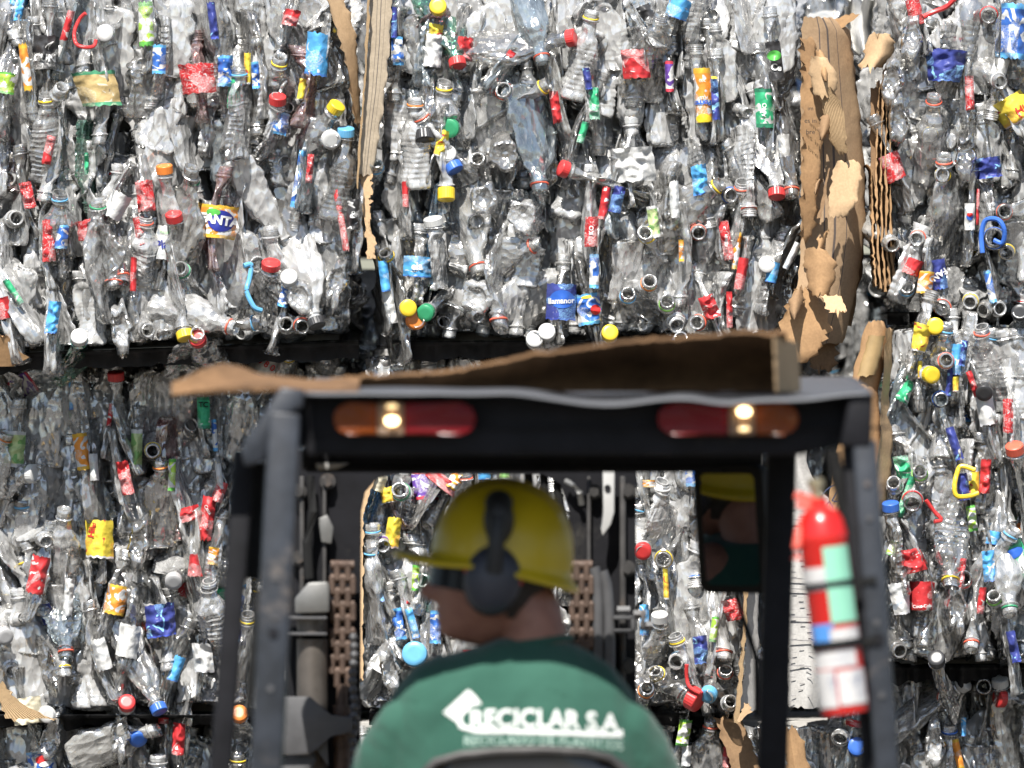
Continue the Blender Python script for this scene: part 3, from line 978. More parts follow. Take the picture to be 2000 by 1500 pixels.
ML = [('L', 28, 877, 42, 70, 3, 'palegreen'), ('L', 161, 882, 28, 72, -8, 'orange'), ('L', 185, 912, 17, 52, -4, 'white'), ('L', 268, 877, 22, 76, 2, 'palegreen'), ('L', 246, 933, 24, 66, -10, 'redplain', {'amp': .01}),
      ('L', 337, 927, 14, 62, 1, 'lime'), ('L', 399, 806, 24, 62, 0, 'green', {'text': [('TC', 0, .5, .014, 'black', 0, .0004)]}), ('L', 420, 850, 10, 62, -3, 'blue'), ('C', 338, 700, 88, 'red'), ('C', 228, 738, 92, 'red'), ('R', 150, 710, 88, 'coral'),
      ('R', 383, 702, 75, 'green'), ('R', 430, 690, 'f', 'blue'), ('R', 465, 680, 95, 'blue'), ('R', 565, 692, 85, 'yellow'), ('R', 475, 730, 90, 'lime'), ('O', 640, 670, 85, ''),
      ('L', 521, 712, 62, 86, 33, 'foil', {'amp': .002, 'jag': .03, 'label': 'grey blue sports bottle with dark lettering and red squares', 'text': [('UERAX', -.05, .55, .016, 'black', 0, .0005), ('0 8 0', .0, .0, .018, 'red', 0, .0002)], 'blob': [(.15, -.75, .02, .008, 'blue', .0008)]}),
      ('L', 405, 1012, 28, 86, 7, 'redplain', {'amp': .008, 'text': [('Coca', 0, .4, .010, 'white', -50, .0002)]}), ('L', 370, 1003, 40, 28, -15, 'redplain'), ('L', 195, 1052, 54, 74, 4, 'yellow', {'amp': .003, 'text': [('Hile', -.55, .45, .018, 'red', 85, .0005)], 'label': 'large bottle with a yellow label and red lettering'}),
      ('L', 76, 1122, 36, 74, 12, 'redplain', {'amp': .005}), ('L', 227, 1171, 42, 58, 12, 'orange', {'amp': .002}), ('L', 381, 1103, 30, 44, 0, 'redplain', {'taper': .5}), ('L', 314, 1211, 58, 64, -8, 'navy', {'amp': .011}),
      ('L', 252, 1251, 42, 64, 12, 'foil'), ('L', 397, 1284, 38, 56, 2, 'white'), ('C', 310, 1380, -65, 'blue'), ('C', 249, 1374, 90, 'red'), ('L', 345, 1305, 22, 50, 20, 'sky'), ('L', 54, 1387, 58, 52, -8, 'cream', {'amp': .008}),
      ('C', 93, 1394, 'f', 'white'), ('L', 136, 1165, 18, 72, 2, 'white'), ('O', 127, 1000, 90, ''), ('O', 90, 1055, 'f', ''), ('R', 130, 1278, -88, 'coral'), ('R', 126, 1310, -80, 'yellow'), ('L', 200, 1277, 28, 62, -16, 'white'), ('B', 72, 1292, 1, 5),
      ('C', 62, 925, 0, 'white'), ('C', 340, 1132, 'f', 'grey'), ('R', 410, 1140, 90, 'black'), ('L', 430, 930, 12, 50, -8, 'white'), ('R', 12, 850, 60, 'orange'), ('L', 430, 960, 22, 40, 20, 'red'), ('L', 418, 1085, 20, 34, 8, 'orange'), ('C', 10, 1240, 'f', 'grey'), ('B', 295, 1060, 1, 0), ('R', 315, 905, 92, 'orange'), ('R', 300, 880, 'f', 'yellow'), ('L', 217, 810, 9, 44, 8, 'redplain'), ('L', 140, 770, 8, 60, 0, 'sky'),
      ('R', 485, 1205, 88, 'yellow'), ('C', 468, 1395, 90, 'orange'), ('L', 470, 1170, 16, 60, 6, 'blue')]
MC = [('L', 735, 940, 40, 34, 20, 'cream'), ('L', 760, 966, 32, 30, -12, 'yellow', {'amp': .011}), ('R', 783, 958, 'f', 'green', {'s': 1.15}), ('L', 868, 943, 86, 24, 38, 'red', {'amp': .003}), ('L', 890, 938, 34, 36, 36, 'orange'), ('R', 908, 926, 90, 'coral'), ('L', 946, 925, 24, 22, 0, 'sky'), ('L', 985, 925, 20, 20, 0, 'palegreen'),
      ('L', 768, 1040, 28, 60, 6, 'yellow'), ('R', 728, 1030, 88, 'sky'), ('R', 724, 1072, 92, 'sky'), ('R', 748, 1064, 'f', 'purple'), ('L', 740, 1155, 14, 42, -18, 'sky'), ('O', 826, 1133, 'f', '', {'pet': PET_GREEN}), ('L', 795, 1176, 24, 6, 38, 'redplain'),
      ('L', 779, 1218, 22, 62, -10, 'blue'), ('L', 806, 1216, 15, 60, -14, 'sky'), ('L', 851, 1224, 22, 64, 0, 'blue'), ('L', 812, 1128, 14, 50, 4, 'lime'), ('B', 745, 1290, 1, 0), ('L', 755, 1297, 44, 40, 30, 'white', {'amp': .001, 'jag': .02}), ('C', 811, 1277, 'f', 'sky', {'s': 1.5}),
      ('L', 1362, 919, 48, 60, -2, 'blue', {'amp': .002}), ('L', 1267, 944, 24, 14, 0, 'orange'), ('R', 1293, 948, 88, 'white'), ('R', 1295, 1092, 'f', 'yellow', {'s': 1.1}), ('C', 1255, 1074, 'f', 'red'), ('C', 1288, 1208, 92, 'white'), ('R', 1320, 1246, 110, 'yellow'), ('R', 1281, 1312, 88, 'yellow'), ('R', 1322, 1290, 'f', 'sky', {'s': 1.1}),
      ('L', 1430, 1190, 34, 42, -12, 'red'), ('L', 1394, 1228, 14, 50, 8, 'lime'), ('R', 1413, 1280, -88, 'coral', {'s': 1.1}), ('R', 1416, 1310, 90, 'coral'), ('C', 1352, 1362, -30, 'red', {'s': 1.4}), ('H', 1350, 1320, [(1340, 1296), (1340, 1320), (1346, 1340), (1366, 1352)], 'red', .004), ('C', 1384, 1353, 'f', 'sky'),
      ('L', 1368, 1268, 28, 54, -8, 'navy', {'amp': .009}), ('L', 1258, 1210, 18, 60, 0, 'sky'), ('R', 1262, 1345, 85, 'orange'), ('O', 1425, 1370, 'f', ''), ('L', 1300, 1140, 10, 60, 0, 'yellow')]
MR = [('L', 1797, 660, 28, 54, 15, 'yellow', {'taper': -.3, 'amp': .006}), ('C', 1825, 638, 'f', 'yellow'), ('R', 1846, 640, 80, 'sky'), ('R', 1915, 645, 92, 'coral'), ('C', 1815, 732, 'f', 'yellow'), ('L', 1796, 722, 9, 34, 0, 'yellow'), ('L', 1867, 702, 20, 60, 2, 'sky'), ('L', 1880, 690, 12, 50, 10, 'navy'), ('L', 1853, 745, 12, 56, 6, 'navy'),
      ('L', 1865, 750, 11, 28, -4, 'yellow'), ('L', 1898, 750, 12, 52, -20, 'redplain'), ('L', 1768, 764, 30, 44, 30, 'green', {'taper': .5}), ('R', 1846, 704, 'f', 'coral'), ('R', 1836, 780, 'f', 'blue'), ('L', 1925, 800, 33, 60, -9, 'white', {'amp': .002}), ('L', 1967, 812, 20, 66, 0, 'red'), ('C', 1920, 764, -85, 'black'), ('C', 1980, 880, 100, 'coral', {'s': 1.1}),
      ('L', 1863, 866, 17, 66, -15, 'navy'), ('H', 1887, 938, [(1902, 918), (1875, 910), (1866, 925), (1861, 950), (1866, 968), (1890, 968), (1908, 962)], 'yellow', .0048), ('L', 1901, 943, 20, 44, 0, 'yellow', {'amp': .001}), ('L', 1879, 950, 22, 52, -6, 'navy', {'amp': .008}), ('L', 1923, 930, 20, 66, 3, 'redplain', {'amp': .007}),
      ('L', 1762, 912, 30, 44, -8, 'green', {'amp': .011}), ('L', 1768, 970, 15, 82, 20, 'green', {'amp': .008}), ('R', 1795, 922, 60, 'lime'), ('R', 1780, 980, -50, 'red', {'s': 1.25}), ('H', 1820, 1000, [(1806, 976), (1822, 998), (1836, 1014), (1822, 1018)], 'red', .004), ('C', 1738, 992, 95, 'blue'), ('O', 1745, 945, 'f', ''), ('L', 1897, 1012, 18, 50, -10, 'lime'), ('L', 1940, 1050, 28, 26, 10, 'sky'),
      ('L', 1743, 1070, 18, 30, 20, 'lime'), ('L', 1775, 1096, 56, 46, -14, 'redplain', {'amp': .012}), ('L', 1800, 1163, 46, 56, 0, 'redplain', {'amp': .0015, 'jag': .03, 'taper': -.1, 'label': 'red printed paper cup wall with white script', 'text': [('Coca-Cola', .0, -.72, .0085, 'white', 4, .0002)]}), ('L', 1757, 1168, 30, 62, -6, 'white', {'taper': -.4}),
      ('R', 1855, 1138, -88, 'yellow', {'s': 1.1}), ('B', 1847, 1192, 1, 0), ('L', 1915, 1172, 14, 52, 6, 'redplain'), ('L', 1930, 1105, 24, 60, -6, 'sky', {'amp': .007}), ('L', 1986, 1094, 50, 70, -28, 'green', {'amp': .001, 'jag': .02, 'label': 'green printed pack with white lettering', 'blob': [(0, .45, .02, .010, 'blue', .0008)], 'text': [('rma', -.1, -.4, .024, 'white', 0, .0007)]}),
      ('R', 1940, 1166, 'f', 'lime'), ('R', 1970, 1193, -88, 'green'), ('R', 1896, 1262, -88, 'coral'), ('O', 1755, 1270, 'f', ''), ('C', 1828, 1288, 'f', 'black'), ('L', 1978, 1262, 18, 62, -10, 'navy'), ('R', 1880, 1130, 'f', 'red'), ('L', 1877, 1120, 12, 60, 4, 'red'), ('R', 1975, 1040, 60, 'sky')]
BL = [('C', 270, 1438, 'f', 'blue', {'s': 1.05}), ('L', 350, 1442, 24, 62, 6, 'redplain', {'amp': .009}), ('L', 82, 1490, 54, 50, -12, 'blue', {'amp': .002, 'blob': [(.1, .3, .013, .008, 'red', .0008), (.3, -.1, .013, .005, 'white', .0010)]}), ('O', 305, 1425, 10, ''), ('B', 130, 1425, 1, 0), ('B', 230, 1440, 1, 2), ('O', 310, 1480, 90, ''), ('R', 465, 1478, 92, 'yellow'), ('L', 320, 1404, 20, 18, 0, 'redplain')]
BC = [('L', 1335, 1430, 24, 52, 8, 'lime', {'amp': .008}), ('R', 1388, 1412, 88, 'coral'), ('L', 1420, 1478, 18, 40, 4, 'redplain'), ('L', 1340, 1475, 18, 40, 2, 'white'), ('C', 1672, 1458, 'f', 'blue', {'s': 1.1}), ('L', 1668, 1412, 34, 14, 10, 'redplain'), ('R', 1640, 1440, 'f', 'white')]
BR = [('C', 1877, 1336, 30, 'white'), ('O', 1921, 1338, 'f', '', {'s': 1.1}), ('C', 1951, 1334, 95, 'white'), ('C', 1954, 1362, 180, 'red'), ('R', 1848, 1364, 'f', 'coral', {'s': 1.2}), ('R', 1853, 1421, 92, 'blue'), ('L', 1869, 1472, 14, 60, -14, 'orange', {'amp': .008}), ('L', 1880, 1418, 10, 36, 0, 'sky'), ('B', 1825, 1445, 1, 0), ('B', 1985, 1430, 1, 4), ('L', 1792, 1334, 14, 12, 0, 'white', {'taper': .9, 'amp': .001})]
LAB['cream'] = plain('print_cream', (.66, .60, .44), .6, noise_amt=.15, nscale=30, bump=.5)
GB = 'bales of crushed bottles in the stack'
make_bale((-140, -70, 692, 696), 11, 'large clear bottle bale at the upper left, with a bright orange soda label in it', Y=-.05, heroes=TL, slope=.035)
make_bale((738, -60, 1566, 668), 12, 'clear bottle bale high above the forklift roof, between two runs of torn cardboard', Y=-.02, heroes=TM)
make_bale((1722, -60, 2190, 622), 13, 'loosely packed bottle bale at the upper right, with a dark hollow and a blue handle', Y=0.0, heroes=TR, out_share=.3, hollow=(.88, 2.1 + .25, .14, .14))
make_bale((-140, 704, 690, 1398), 14, 'bottle bale left of the forklift, its top shaded by the bale above', Y=.16, heroes=ML)
make_bale((706, 690, 1462, 1394), 15, 'bottle bale seen through the forklift mast behind the driver', Y=.06, heroes=MC)
make_bale((1730, 634, 2190, 1304), 16, 'sunlit bottle bale right of the fire extinguisher, with a green pack and red cup', Y=-.06, heroes=MR, out_share=.2)
make_bale((-140, 1410, 560, 2110), 17, 'lowest bottle bale at the left edge, only its top strip showing', Y=.20, heroes=BL, n_ind=70)
make_bale((575, 1412, 1700, 2110), 18, 'bottle bale low behind the driver and seat, mostly hidden by the forklift', Y=.10, heroes=BC, n_ind=90)
make_bale((1738, 1330, 2200, 2030), 19, 'lowest bottle bale at the right edge, under a dark shaded gap', Y=.10, heroes=BR, n_ind=70)
# the row behind, seen only through the gaps
make_bale((430, 520, 1080, 1200), 31, 'bottle bale in the row behind, glimpsed through the gap above the forklift roof', Y=1.05, n_ind=40, mass=.6, out_share=.2)
make_bale((300, -190, 1020, 500), 32, 'dark bottle bale in the row behind, at the top gap left of the wooden slats', Y=1.05, n_ind=20, mass=.5)
make_bale((1420, -190, 1980, 470), 33, 'bottle bale in the row behind, above the tall torn cardboard', Y=1.0, n_ind=40, mass=.6)
make_bale((1420, 490, 1980, 1130), 34, 'bottle bale in the row behind, between the torn cardboard and the folded kraft board', Y=1.0, n_ind=60, mass=.7, out_share=.25)
make_bale((1420, 1150, 1980, 1800), 35, 'bottle bale in the row behind, low in the gap behind the extinguisher', Y=1.0, n_ind=30, mass=.6)
for x0, x1, sd, lb in ((-140, 620, 41, 'left'), (640, 1700, 42, 'middle'), (1720, 2200, 43, 'right')):
    make_bale((x0, 2125, x1, 2845), sd, 'bottom bottle bale standing on the ground under the %s column' % lb, Y=.08, n_ind=0, mass=.7)
make_bale((430, 1215, 1080, 1900), 36, 'bottle bale in the row behind, below the glimpsed one', Y=1.05, n_ind=0, mass=.4)
make_bale((430, 1910, 1080, 2740), 37, 'bottom bale of the row behind, under the left gap', Y=1.05, n_ind=0, mass=.4)
make_bale((1420, 1815, 1980, 2720), 38, 'bottom bale of the row behind, under the right gap', Y=1.0, n_ind=0, mass=.4)
# ------------------------------------------------------------------ cardboard, seam shade sheets, ground
def card_material(name, base, dark, flute=0.0, stripes=0.0, stain=.5):
    m, nt, out = new_mat(name)
    b = N(nt, 'ShaderNodeBsdfPrincipled', Roughness=.85)
    b.inputs['Specular IOR Level'].default_value = .2
    tc = N(nt, 'ShaderNodeTexCoord'); uv = N(nt, 'ShaderNodeUVMap')
    n = N(nt, 'ShaderNodeTexNoise', Scale=9.0, Detail=7.0, Roughness=.7); L(nt, tc.outputs['Object'], n.inputs['Vector'])
    f = ramp(nt, n.outputs[0], [(.40, 0), (.70, stain)])
    c = mixc(nt, f, base, dark)
    n2 = N(nt, 'ShaderNodeTexNoise', Scale=220.0, Detail=2.0); L(nt, tc.outputs['Object'], n2.inputs['Vector'])
    c = mixc(nt, .22, c, n2.outputs[0], 'OVERLAY')
    sx = N(nt, 'ShaderNodeSeparateXYZ'); L(nt, uv.outputs[0], sx.inputs[0])
    if stripes:
        for k, wd in ((.36, .010), (.52, .016), (.70, .006)):
            d = mathn(nt, 'ABSOLUTE', mathn(nt, 'SUBTRACT', sx.outputs[0], k))
            s_ = ramp(nt, d, [(wd, .8), (wd * 1.25, 0)])
            c = mixc(nt, s_, c, (.05, .05, .06))
    if flute:
        w_ = mathn(nt, 'SINE', mathn(nt, 'MULTIPLY', sx.outputs[0], flute * 6.283))
        bp = N(nt, 'ShaderNodeBump', Strength=.5, Distance=.003); L(nt, w_, bp.inputs['Height']); L(nt, bp.outputs[0], b.inputs['Normal'])
    else:
        n3 = N(nt, 'ShaderNodeTexNoise', Scale=35.0, Detail=4.0); L(nt, tc.outputs['Object'], n3.inputs['Vector'])
        bp = N(nt, 'ShaderNodeBump', Strength=.35, Distance=.004); L(nt, n3.outputs[0], bp.inputs['Height']); L(nt, bp.outputs[0], b.inputs['Normal'])
    L(nt, c, b.inputs['Base Color']); L(nt, b.outputs[0], out.inputs[0])
    return m


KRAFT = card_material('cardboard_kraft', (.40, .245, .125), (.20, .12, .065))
KRAFT_STRIPED = card_material('cardboard_striped', (.38, .26, .155), (.22, .15, .095), stripes=1, stain=.6)
KRAFT_LIGHT = card_material('cardboard_pale', (.52, .36, .21), (.34, .22, .12), stain=.35)
KRAFT_OLD = card_material('cardboard_old', (.30, .19, .105), (.12, .075, .045), stain=.8)
KRAFT_GREY = card_material('cardboard_weathered', (.46, .38, .28), (.25, .20, .14), stripes=1)
FLUTED = card_material('cardboard_fluted', (.46, .32, .18), (.26, .17, .09), flute=14)
TAPE = plain('packing_tape', (.36, .25, .12), .25, noise_amt=.2, nscale=20)
SEAM_SHADE = plain('seam_shade_black', (.010, .010, .011), .55, spec=.25, noise_amt=.4, nscale=25, bump=.8)  # near-black of the sheets that stand for shade between bale rows
WHITECARD = card_material('cardboard_white', (.44, .43, .41), (.30, .28, .26), stain=.5)
INKNAVY = plain('ink_stamp', (.03, .045, .10), .8, noise_amt=.3)


def sheet(name, rows, yfun, mat, parent=None, thick=.004, jag=.006, nu=10, nv=30, seed=0, label=None, sides=(1, 1, 1, 1), Yp=0.0):
    """A torn sheet: rows of (photo y, left x, right x) top to bottom; yfun(u, v) gives its depth. Own thickness."""
    rows = sorted(rows)
    V, UV = [], []
    for j in range(nv + 1):
        v = j / nv
        yy = rows[0][0] + (rows[-1][0] - rows[0][0]) * v
        for a, b in zip(rows, rows[1:]):
            if yy <= b[0] + 1e-6:
                k = (yy - a[0]) / (b[0] - a[0]); xl = a[1] + (b[1] - a[1]) * k; xr = a[2] + (b[2] - a[2]) * k
                break
        for i in range(nu + 1):
            u = i / nu
            p = P(xl + (xr - xl) * u, yy, Yp)
            tear = 0
            q = Vector((u * 5 + seed, v * 17, seed * 2.3))
            ex = (1 if i == 0 and sides[0] else 0) + (-1 if i == nu and sides[1] else 0)
            ez = (-1 if j == 0 and sides[2] else 0) + (1 if j == nv and sides[3] else 0)
            t1 = noise.noise(q * 1.7) + .6 * noise.noise(q * 4.1)
            p.x += ex * jag * (t1 + .3)
            p.z += ez * jag * 1.6 * (noise.noise(Vector((u * 9 + seed, v, 3))) + .6 * noise.noise(Vector((u * 23 + seed, v, 5))) + .3)
            d = yfun(u, v)
            nz = .005 * noise.noise(Vector((p.x * 12, p.z * 7, seed)))
            V.append((p.x, Yp + d + nz, p.z)); UV.append((u, v))
    n1 = len(V)
    F = []
    W_ = nu + 1
    V2 = [(x, y + thick, z) for x, y, z in V]
    for j in range(nv):
        for i in range(nu):
            a = j * W_ + i
            F.append((a, a + W_, a + W_ + 1, a + 1))
            F.append((a + n1, a + n1 + 1, a + n1 + W_ + 1, a + n1 + W_))
    edge = [i for i in range(W_)] + [j * W_ + nu for j in range(1, nv + 1)] + [nv * W_ + i for i in range(nu - 1, -1, -1)] + [j * W_ for j in range(nv - 1, 0, -1)]
    for a, b in zip(edge, edge[1:] + edge[:1]):
        F.append((a, b, b + n1, a + n1))
    A = np.array(V + V2)
    c = Vector(((A[:, 0].min() + A[:, 0].max()) / 2, (A[:, 1].min() + A[:, 1].max()) / 2, A[:, 2].min()))
    me = mesh_from(name, A - np.array(c), F, (mat,), uv=UV + UV)
    bm = bmesh.new(); bm.from_mesh(me); bmesh.ops.recalc_face_normals(bm, faces=bm.faces[:])
    for e in bm.edges:
        if len(e.link_faces) == 2 and e.calc_face_angle(0) > 1.0:
            e.smooth = False
    bm.to_mesh(me); bm.free()
    o = link(name, me, parent, c if parent is None else c - parent.location)
    if label:
        o['label'] = label
    return o


def flat_text(name, s, size, loc, mat, parent, rot=(90, 0, 0), bold=0.0):
    v, f = text_verts(s, size, bold)
    M = Euler([R(a) for a in rot]).to_matrix()
    me = mesh_from(name, [M @ Vector((a, b, 0)) for a, b in v], f, (mat,), smooth=False)
    return link(name, me, parent, Vector(loc) - (parent.location if parent else Vector()))


GC = 'torn cardboard wedged between the bales'
# tall curved board between the middle and right columns
t = empty('cardboard_board', P(1620, 720, -.06))
tag(t, 'tall curved brown cardboard board with dark printed stripes and torn flaps between two upper bales', 'cardboard', GC)
curve = lambda u, v: -.075 + .10 * max(0, (u - .35)) ** 1.6 * 1.6 + .03 * math.sin(v * 3)
sheet('board_face', [(34, 1566, 1640), (60, 1562, 1662), (150, 1562, 1672), (260, 1560, 1686), (360, 1562, 1692), (460, 1562, 1692), (540, 1558, 1680), (610, 1545, 1664), (672, 1530, 1648)], curve, KRAFT_STRIPED, t, .006, .004, 14, 50, 1)
sheet('torn_edge', [(70, 1558, 1588), (150, 1560, 1600), (210, 1560, 1618), (290, 1558, 1606), (380, 1560, 1600), (470, 1556, 1586)], lambda u, v: -.105 + .03 * u, KRAFT, t, .005, .012, 6, 40, 2)
sheet('torn_flap', [(112, 1578, 1606), (140, 1574, 1630), (165, 1580, 1634), (194, 1588, 1626)], lambda u, v: -.118 - .02 * math.sin(u * 3.1) * (1 - v * .5), KRAFT_LIGHT, t, .003, .005, 8, 14, 3)
sheet('torn_flap', [(172, 1592, 1622), (215, 1600, 1644), (270, 1614, 1650), (306, 1632, 1652)], lambda u, v: -.11 - .03 * u, FLUTED, t, .003, .006, 8, 16, 4)
sheet('torn_flap', [(314, 1628, 1676), (340, 1622, 1682), (400, 1612, 1670), (430, 1610, 1646)], lambda u, v: -.13 - .035 * v + .03 * u, KRAFT_LIGHT, t, .003, .006, 8, 16, 5)
sheet('torn_flap', [(330, 1612, 1618), (400, 1598, 1606), (430, 1590, 1598)], lambda u, v: -.14, KRAFT_OLD, t, .004, .003, 3, 10, 6)
sheet('torn_flap', [(484, 1566, 1606), (515, 1564, 1632), (550, 1572, 1630), (584, 1580, 1616)], lambda u, v: -.112 - .022 * math.sin(u * 3.1), KRAFT, t, .003, .007, 8, 14, 7)
sheet('torn_flap', [(560, 1548, 1585), (600, 1528, 1612), (640, 1516, 1622), (690, 1512, 1600), (716, 1516, 1560)], lambda u, v: -.10 + .03 * u - .02 * v, KRAFT, t, .004, .012, 10, 20, 8)
sheet('torn_flap', [(575, 1600, 1640), (600, 1602, 1652), (616, 1622, 1648)], lambda u, v: -.13 - .02 * v, KRAFT_LIGHT, t, .003, .010, 8, 10, 9)
sheet('torn_flap', [(640, 1578, 1634), (690, 1560, 1640), (728, 1590, 1628)], lambda u, v: -.03 + .05 * u, KRAFT_OLD, t, .004, .012, 8, 14, 10)
rt = random.Random(5)
for k in range(5):
    yc = 130 + k * 118 + rt.uniform(-12, 12)
    xc = 1578 + rt.uniform(-8, 34) - (26 if yc > 560 else 0)
    w_, h_ = rt.uniform(14, 34), rt.uniform(26, 70)
    sk = rt.uniform(-14, 14)
    cu, ph_ = rt.uniform(.012, .035), rt.uniform(0, 3)
    sheet('torn_flap', [(yc - h_ / 2, xc - w_ * .2 - sk, xc + w_ * .2 - sk), (yc - h_ * .15, xc - w_ / 2, xc + w_ / 2), (yc + h_ * .2, xc - w_ * .45 + sk * .4, xc + w_ * .4 + sk * .4), (yc + h_ / 2, xc - w_ * .1 + sk, xc + w_ * .15 + sk)],
          lambda u, v, cu=cu, ph_=ph_: -.105 - cu * math.sin(u * 2.6 + ph_ * .3) * (.4 + v), (KRAFT, KRAFT_OLD, KRAFT_OLD)[k % 3], t, .003, .009, 8, 14, 80 + k)
sheet('torn_edge', [(60, 1652, 1664), (200, 1668, 1680), (360, 1682, 1696), (520, 1672, 1690), (640, 1650, 1668)], lambda u, v: .03 + .05 * u, KRAFT_OLD, t, .02, .006, 3, 40, 99)
for s_, yy, sz in (('im', 212, .012), ('es in', 236, .013), ('bre', 258, .013)):
    flat_text('stamped_lettering', s_, sz, P(1583, yy, -.116), INK['black'], t)
# stacked edges of corrugated sheets beside it
for k in range(5):
    x0 = 1693 + k * 9
    t2 = sheet('cardboard_sheet', [(150 + k * 5 + (170 if k == 0 else 0), x0 + (14 if k else -4), x0 + 20 - 3 * k if k else x0 + 1), (330, x0 + 6, x0 + 11), (480, x0 + 8, x0 + 14), (560 + k * 6, x0 + 14 + k, x0 + 20 + k)],
               lambda u, v, k=k: -.03 + .004 * k + .01 * math.sin(v * 4 + k), KRAFT, None, .16, .004, 3, 40, 20 + k)
    tag(t2, ('short corrugated sheet seen edge on, nearest the tall striped board', 'corrugated sheet seen edge on, second from the tall striped board', 'corrugated sheet seen edge on, in the middle of five beside the upper right bale',
             'corrugated sheet seen edge on, second from the loose upper right bale', 'corrugated sheet seen edge on, pressed against the loose upper right bale')[k], 'cardboard', GC)
t = sheet('cardboard_sheet', [(170, 1700, 1722), (330, 1698, 1738), (560, 1712, 1752)], lambda u, v: .012, KRAFT_OLD, None, .02, .004, 6, 30, 27)
tag(t, 'dark backing sheet behind the five corrugated edges beside the loose upper right bale', 'cardboard', GC)
o = sheet('cardboard_sheet', [(62, 1700, 1730), (80, 1690, 1752), (110, 1682, 1748), (138, 1676, 1720)], lambda u, v: .0 - .05 * math.sin(u * 3), KRAFT_LIGHT, None, .004, .012, 10, 14, 31)
tag(o, 'crumpled pale cardboard scrap at the top left corner of the upper right bale', 'cardboard', GC)
o = sheet('cardboard_sheet', [(26, 1652, 1680), (40, 1630, 1668), (60, 1620, 1640)], lambda u, v: -.02, KRAFT, None, .004, .006, 8, 10, 32)
tag(o, 'small torn cardboard tongue sticking up behind the tall striped board', 'cardboard', GC)
o = sheet('white_sack', [(-30, 1668, 1735), (40, 1665, 1728), (95, 1690, 1720)], lambda u, v: .55 + .05 * math.sin(u * 9) + .03 * math.sin(v * 5), plain('woven_white', (.66, .65, .62), .8, noise_amt=.2, nscale=40, bump=.6), None, .03, .01, 16, 20, 33)
tag(o, 'creased white sack behind the top of the tall striped cardboard', 'sack')
# left run of wooden-looking fluted board
t = empty('cardboard_board', P(725, 515, -.08))
tag(t, 'grey brown weathered cardboard strip, ragged below, between the two left upper bales', 'cardboard', GC)
sheet('board_face', [(-30, 722, 770), (90, 720, 762), (180, 714, 754), (260, 706, 742), (345, 698, 732)], lambda u, v: -.085 + .02 * u, KRAFT_GREY, t, .03, .004, 8, 40, 41)
sheet('torn_edge', [(335, 700, 732), (400, 702, 728), (440, 712, 726), (470, 714, 734), (512, 718, 738)], lambda u, v: -.07, KRAFT_LIGHT, t, .012, .010, 6, 30, 42)
sheet('torn_edge', [(-30, 718, 726), (150, 712, 718), (300, 700, 706), (372, 697, 703)], lambda u, v: -.10, FLUTED, t, .02, .003, 3, 30, 43)
o = sheet('cardboard_sheet', [(-20, 628, 668), (40, 648, 690), (80, 664, 697), (150, 680, 703), (250, 694, 708)], lambda u, v: -.10 + .08 * u, KRAFT_LIGHT, None, .004, .008, 8, 30, 44)
tag(o, 'pale cardboard edge folded over the upper right corner of the upper left bale', 'cardboard', GC)
o = sheet('cardboard_sheet', [(650, -40, 16), (680, -40, 40), (700, -40, 62), (722, -40, 20)], lambda u, v: -.08 + .03 * v, KRAFT, None, .01, .012, 8, 12, 45)
tag(o, 'torn brown cardboard corner under the upper left bale at the left edge', 'cardboard', GC)
o = sheet('cardboard_sheet', [(1330, -20, 6), (1360, -10, 22), (1385, 0, 60), (1410, 10, 112)], lambda u, v: .03, FLUTED, None, .012, .010, 12, 14, 46)
tag(o, 'fluted cardboard strip at the lower left corner of the shaded left bale', 'cardboard', GC)
# folded kraft board left of the middle right bale
t = empty('folded_cardboard', P(1690, 1010, -.10))
tag(t, 'folded brown cardboard with glossy tape standing left of the sunlit right bale', 'cardboard', GC)
sheet('board_face', [(626, 1690, 1724), (660, 1680, 1734), (720, 1664, 1722), (770, 1652, 1712), (900, 1625, 1720), (1100, 1600, 1700), (1230, 1600, 1690)], lambda u, v: -.10 - .03 * math.sin(u * 3.1) + .05 * (v > .5) * (v - .5), KRAFT, t, .006, .004, 10, 40, 51)
sheet('folded_side', [(640, 1724, 1742), (700, 1722, 1742), (780, 1716, 1734), (860, 1712, 1742), (940, 1700, 1738), (1010, 1694, 1724)], lambda u, v: -.13 + .06 * u, KRAFT_LIGHT, t, .006, .004, 6, 40, 52)
sheet('tape_strip', [(655, 1690, 1724), (690, 1682, 1718), (735, 1668, 1706)], lambda u, v: -.113 - .03 * math.sin((.2 + u * .6) * 3.1), TAPE, t, .001, .003, 6, 10, 53)
mb = MB()      # recycling mark stamped on it
c0 = P(1645, 990, -.128)
for k in range(40):
    a0, a1 = 2 * math.pi * k / 40, 2 * math.pi * (k + 1) / 40
    mb.bar(c0 + Vector((.045 * math.cos(a0), 0, .045 * math.sin(a0))), c0 + Vector((.045 * math.cos(a1), 0, .045 * math.sin(a1))), .0022, .0012)
for k in range(3):
    a = R(90 + 120 * k)
    Rm = Matrix.Translation(c0) @ Matrix.Rotation(-a + math.pi / 2, 4, 'Y')
    def bar2(p, q, w_=.0022):
        mb.bar(Rm @ Vector((p[0], 0, p[1])), Rm @ Vector((q[0], 0, q[1])), w_, .0012)
    if k != 1:
        mb.box(Rm @ Vector((.004, 0, .026)), (.017, .0014, .015), Rm.to_3x3().to_4x4() @ Matrix.Rotation(.3, 4, 'Y'))
    for p, q in (((-.020, .012), (-.008, .034)), ((-.008, .034), (.016, .030)), ((.016, .030), (.022, .016)), ((.022, .016), (.010, .016)), ((.010, .016), (.000, .020)), ((-.020, .012), (-.010, .010)), ((-.010, .010), (.000, .020))):
        bar2(p, q)
mb.build('recycling_mark', INKNAVY, t, loc=-t.location)
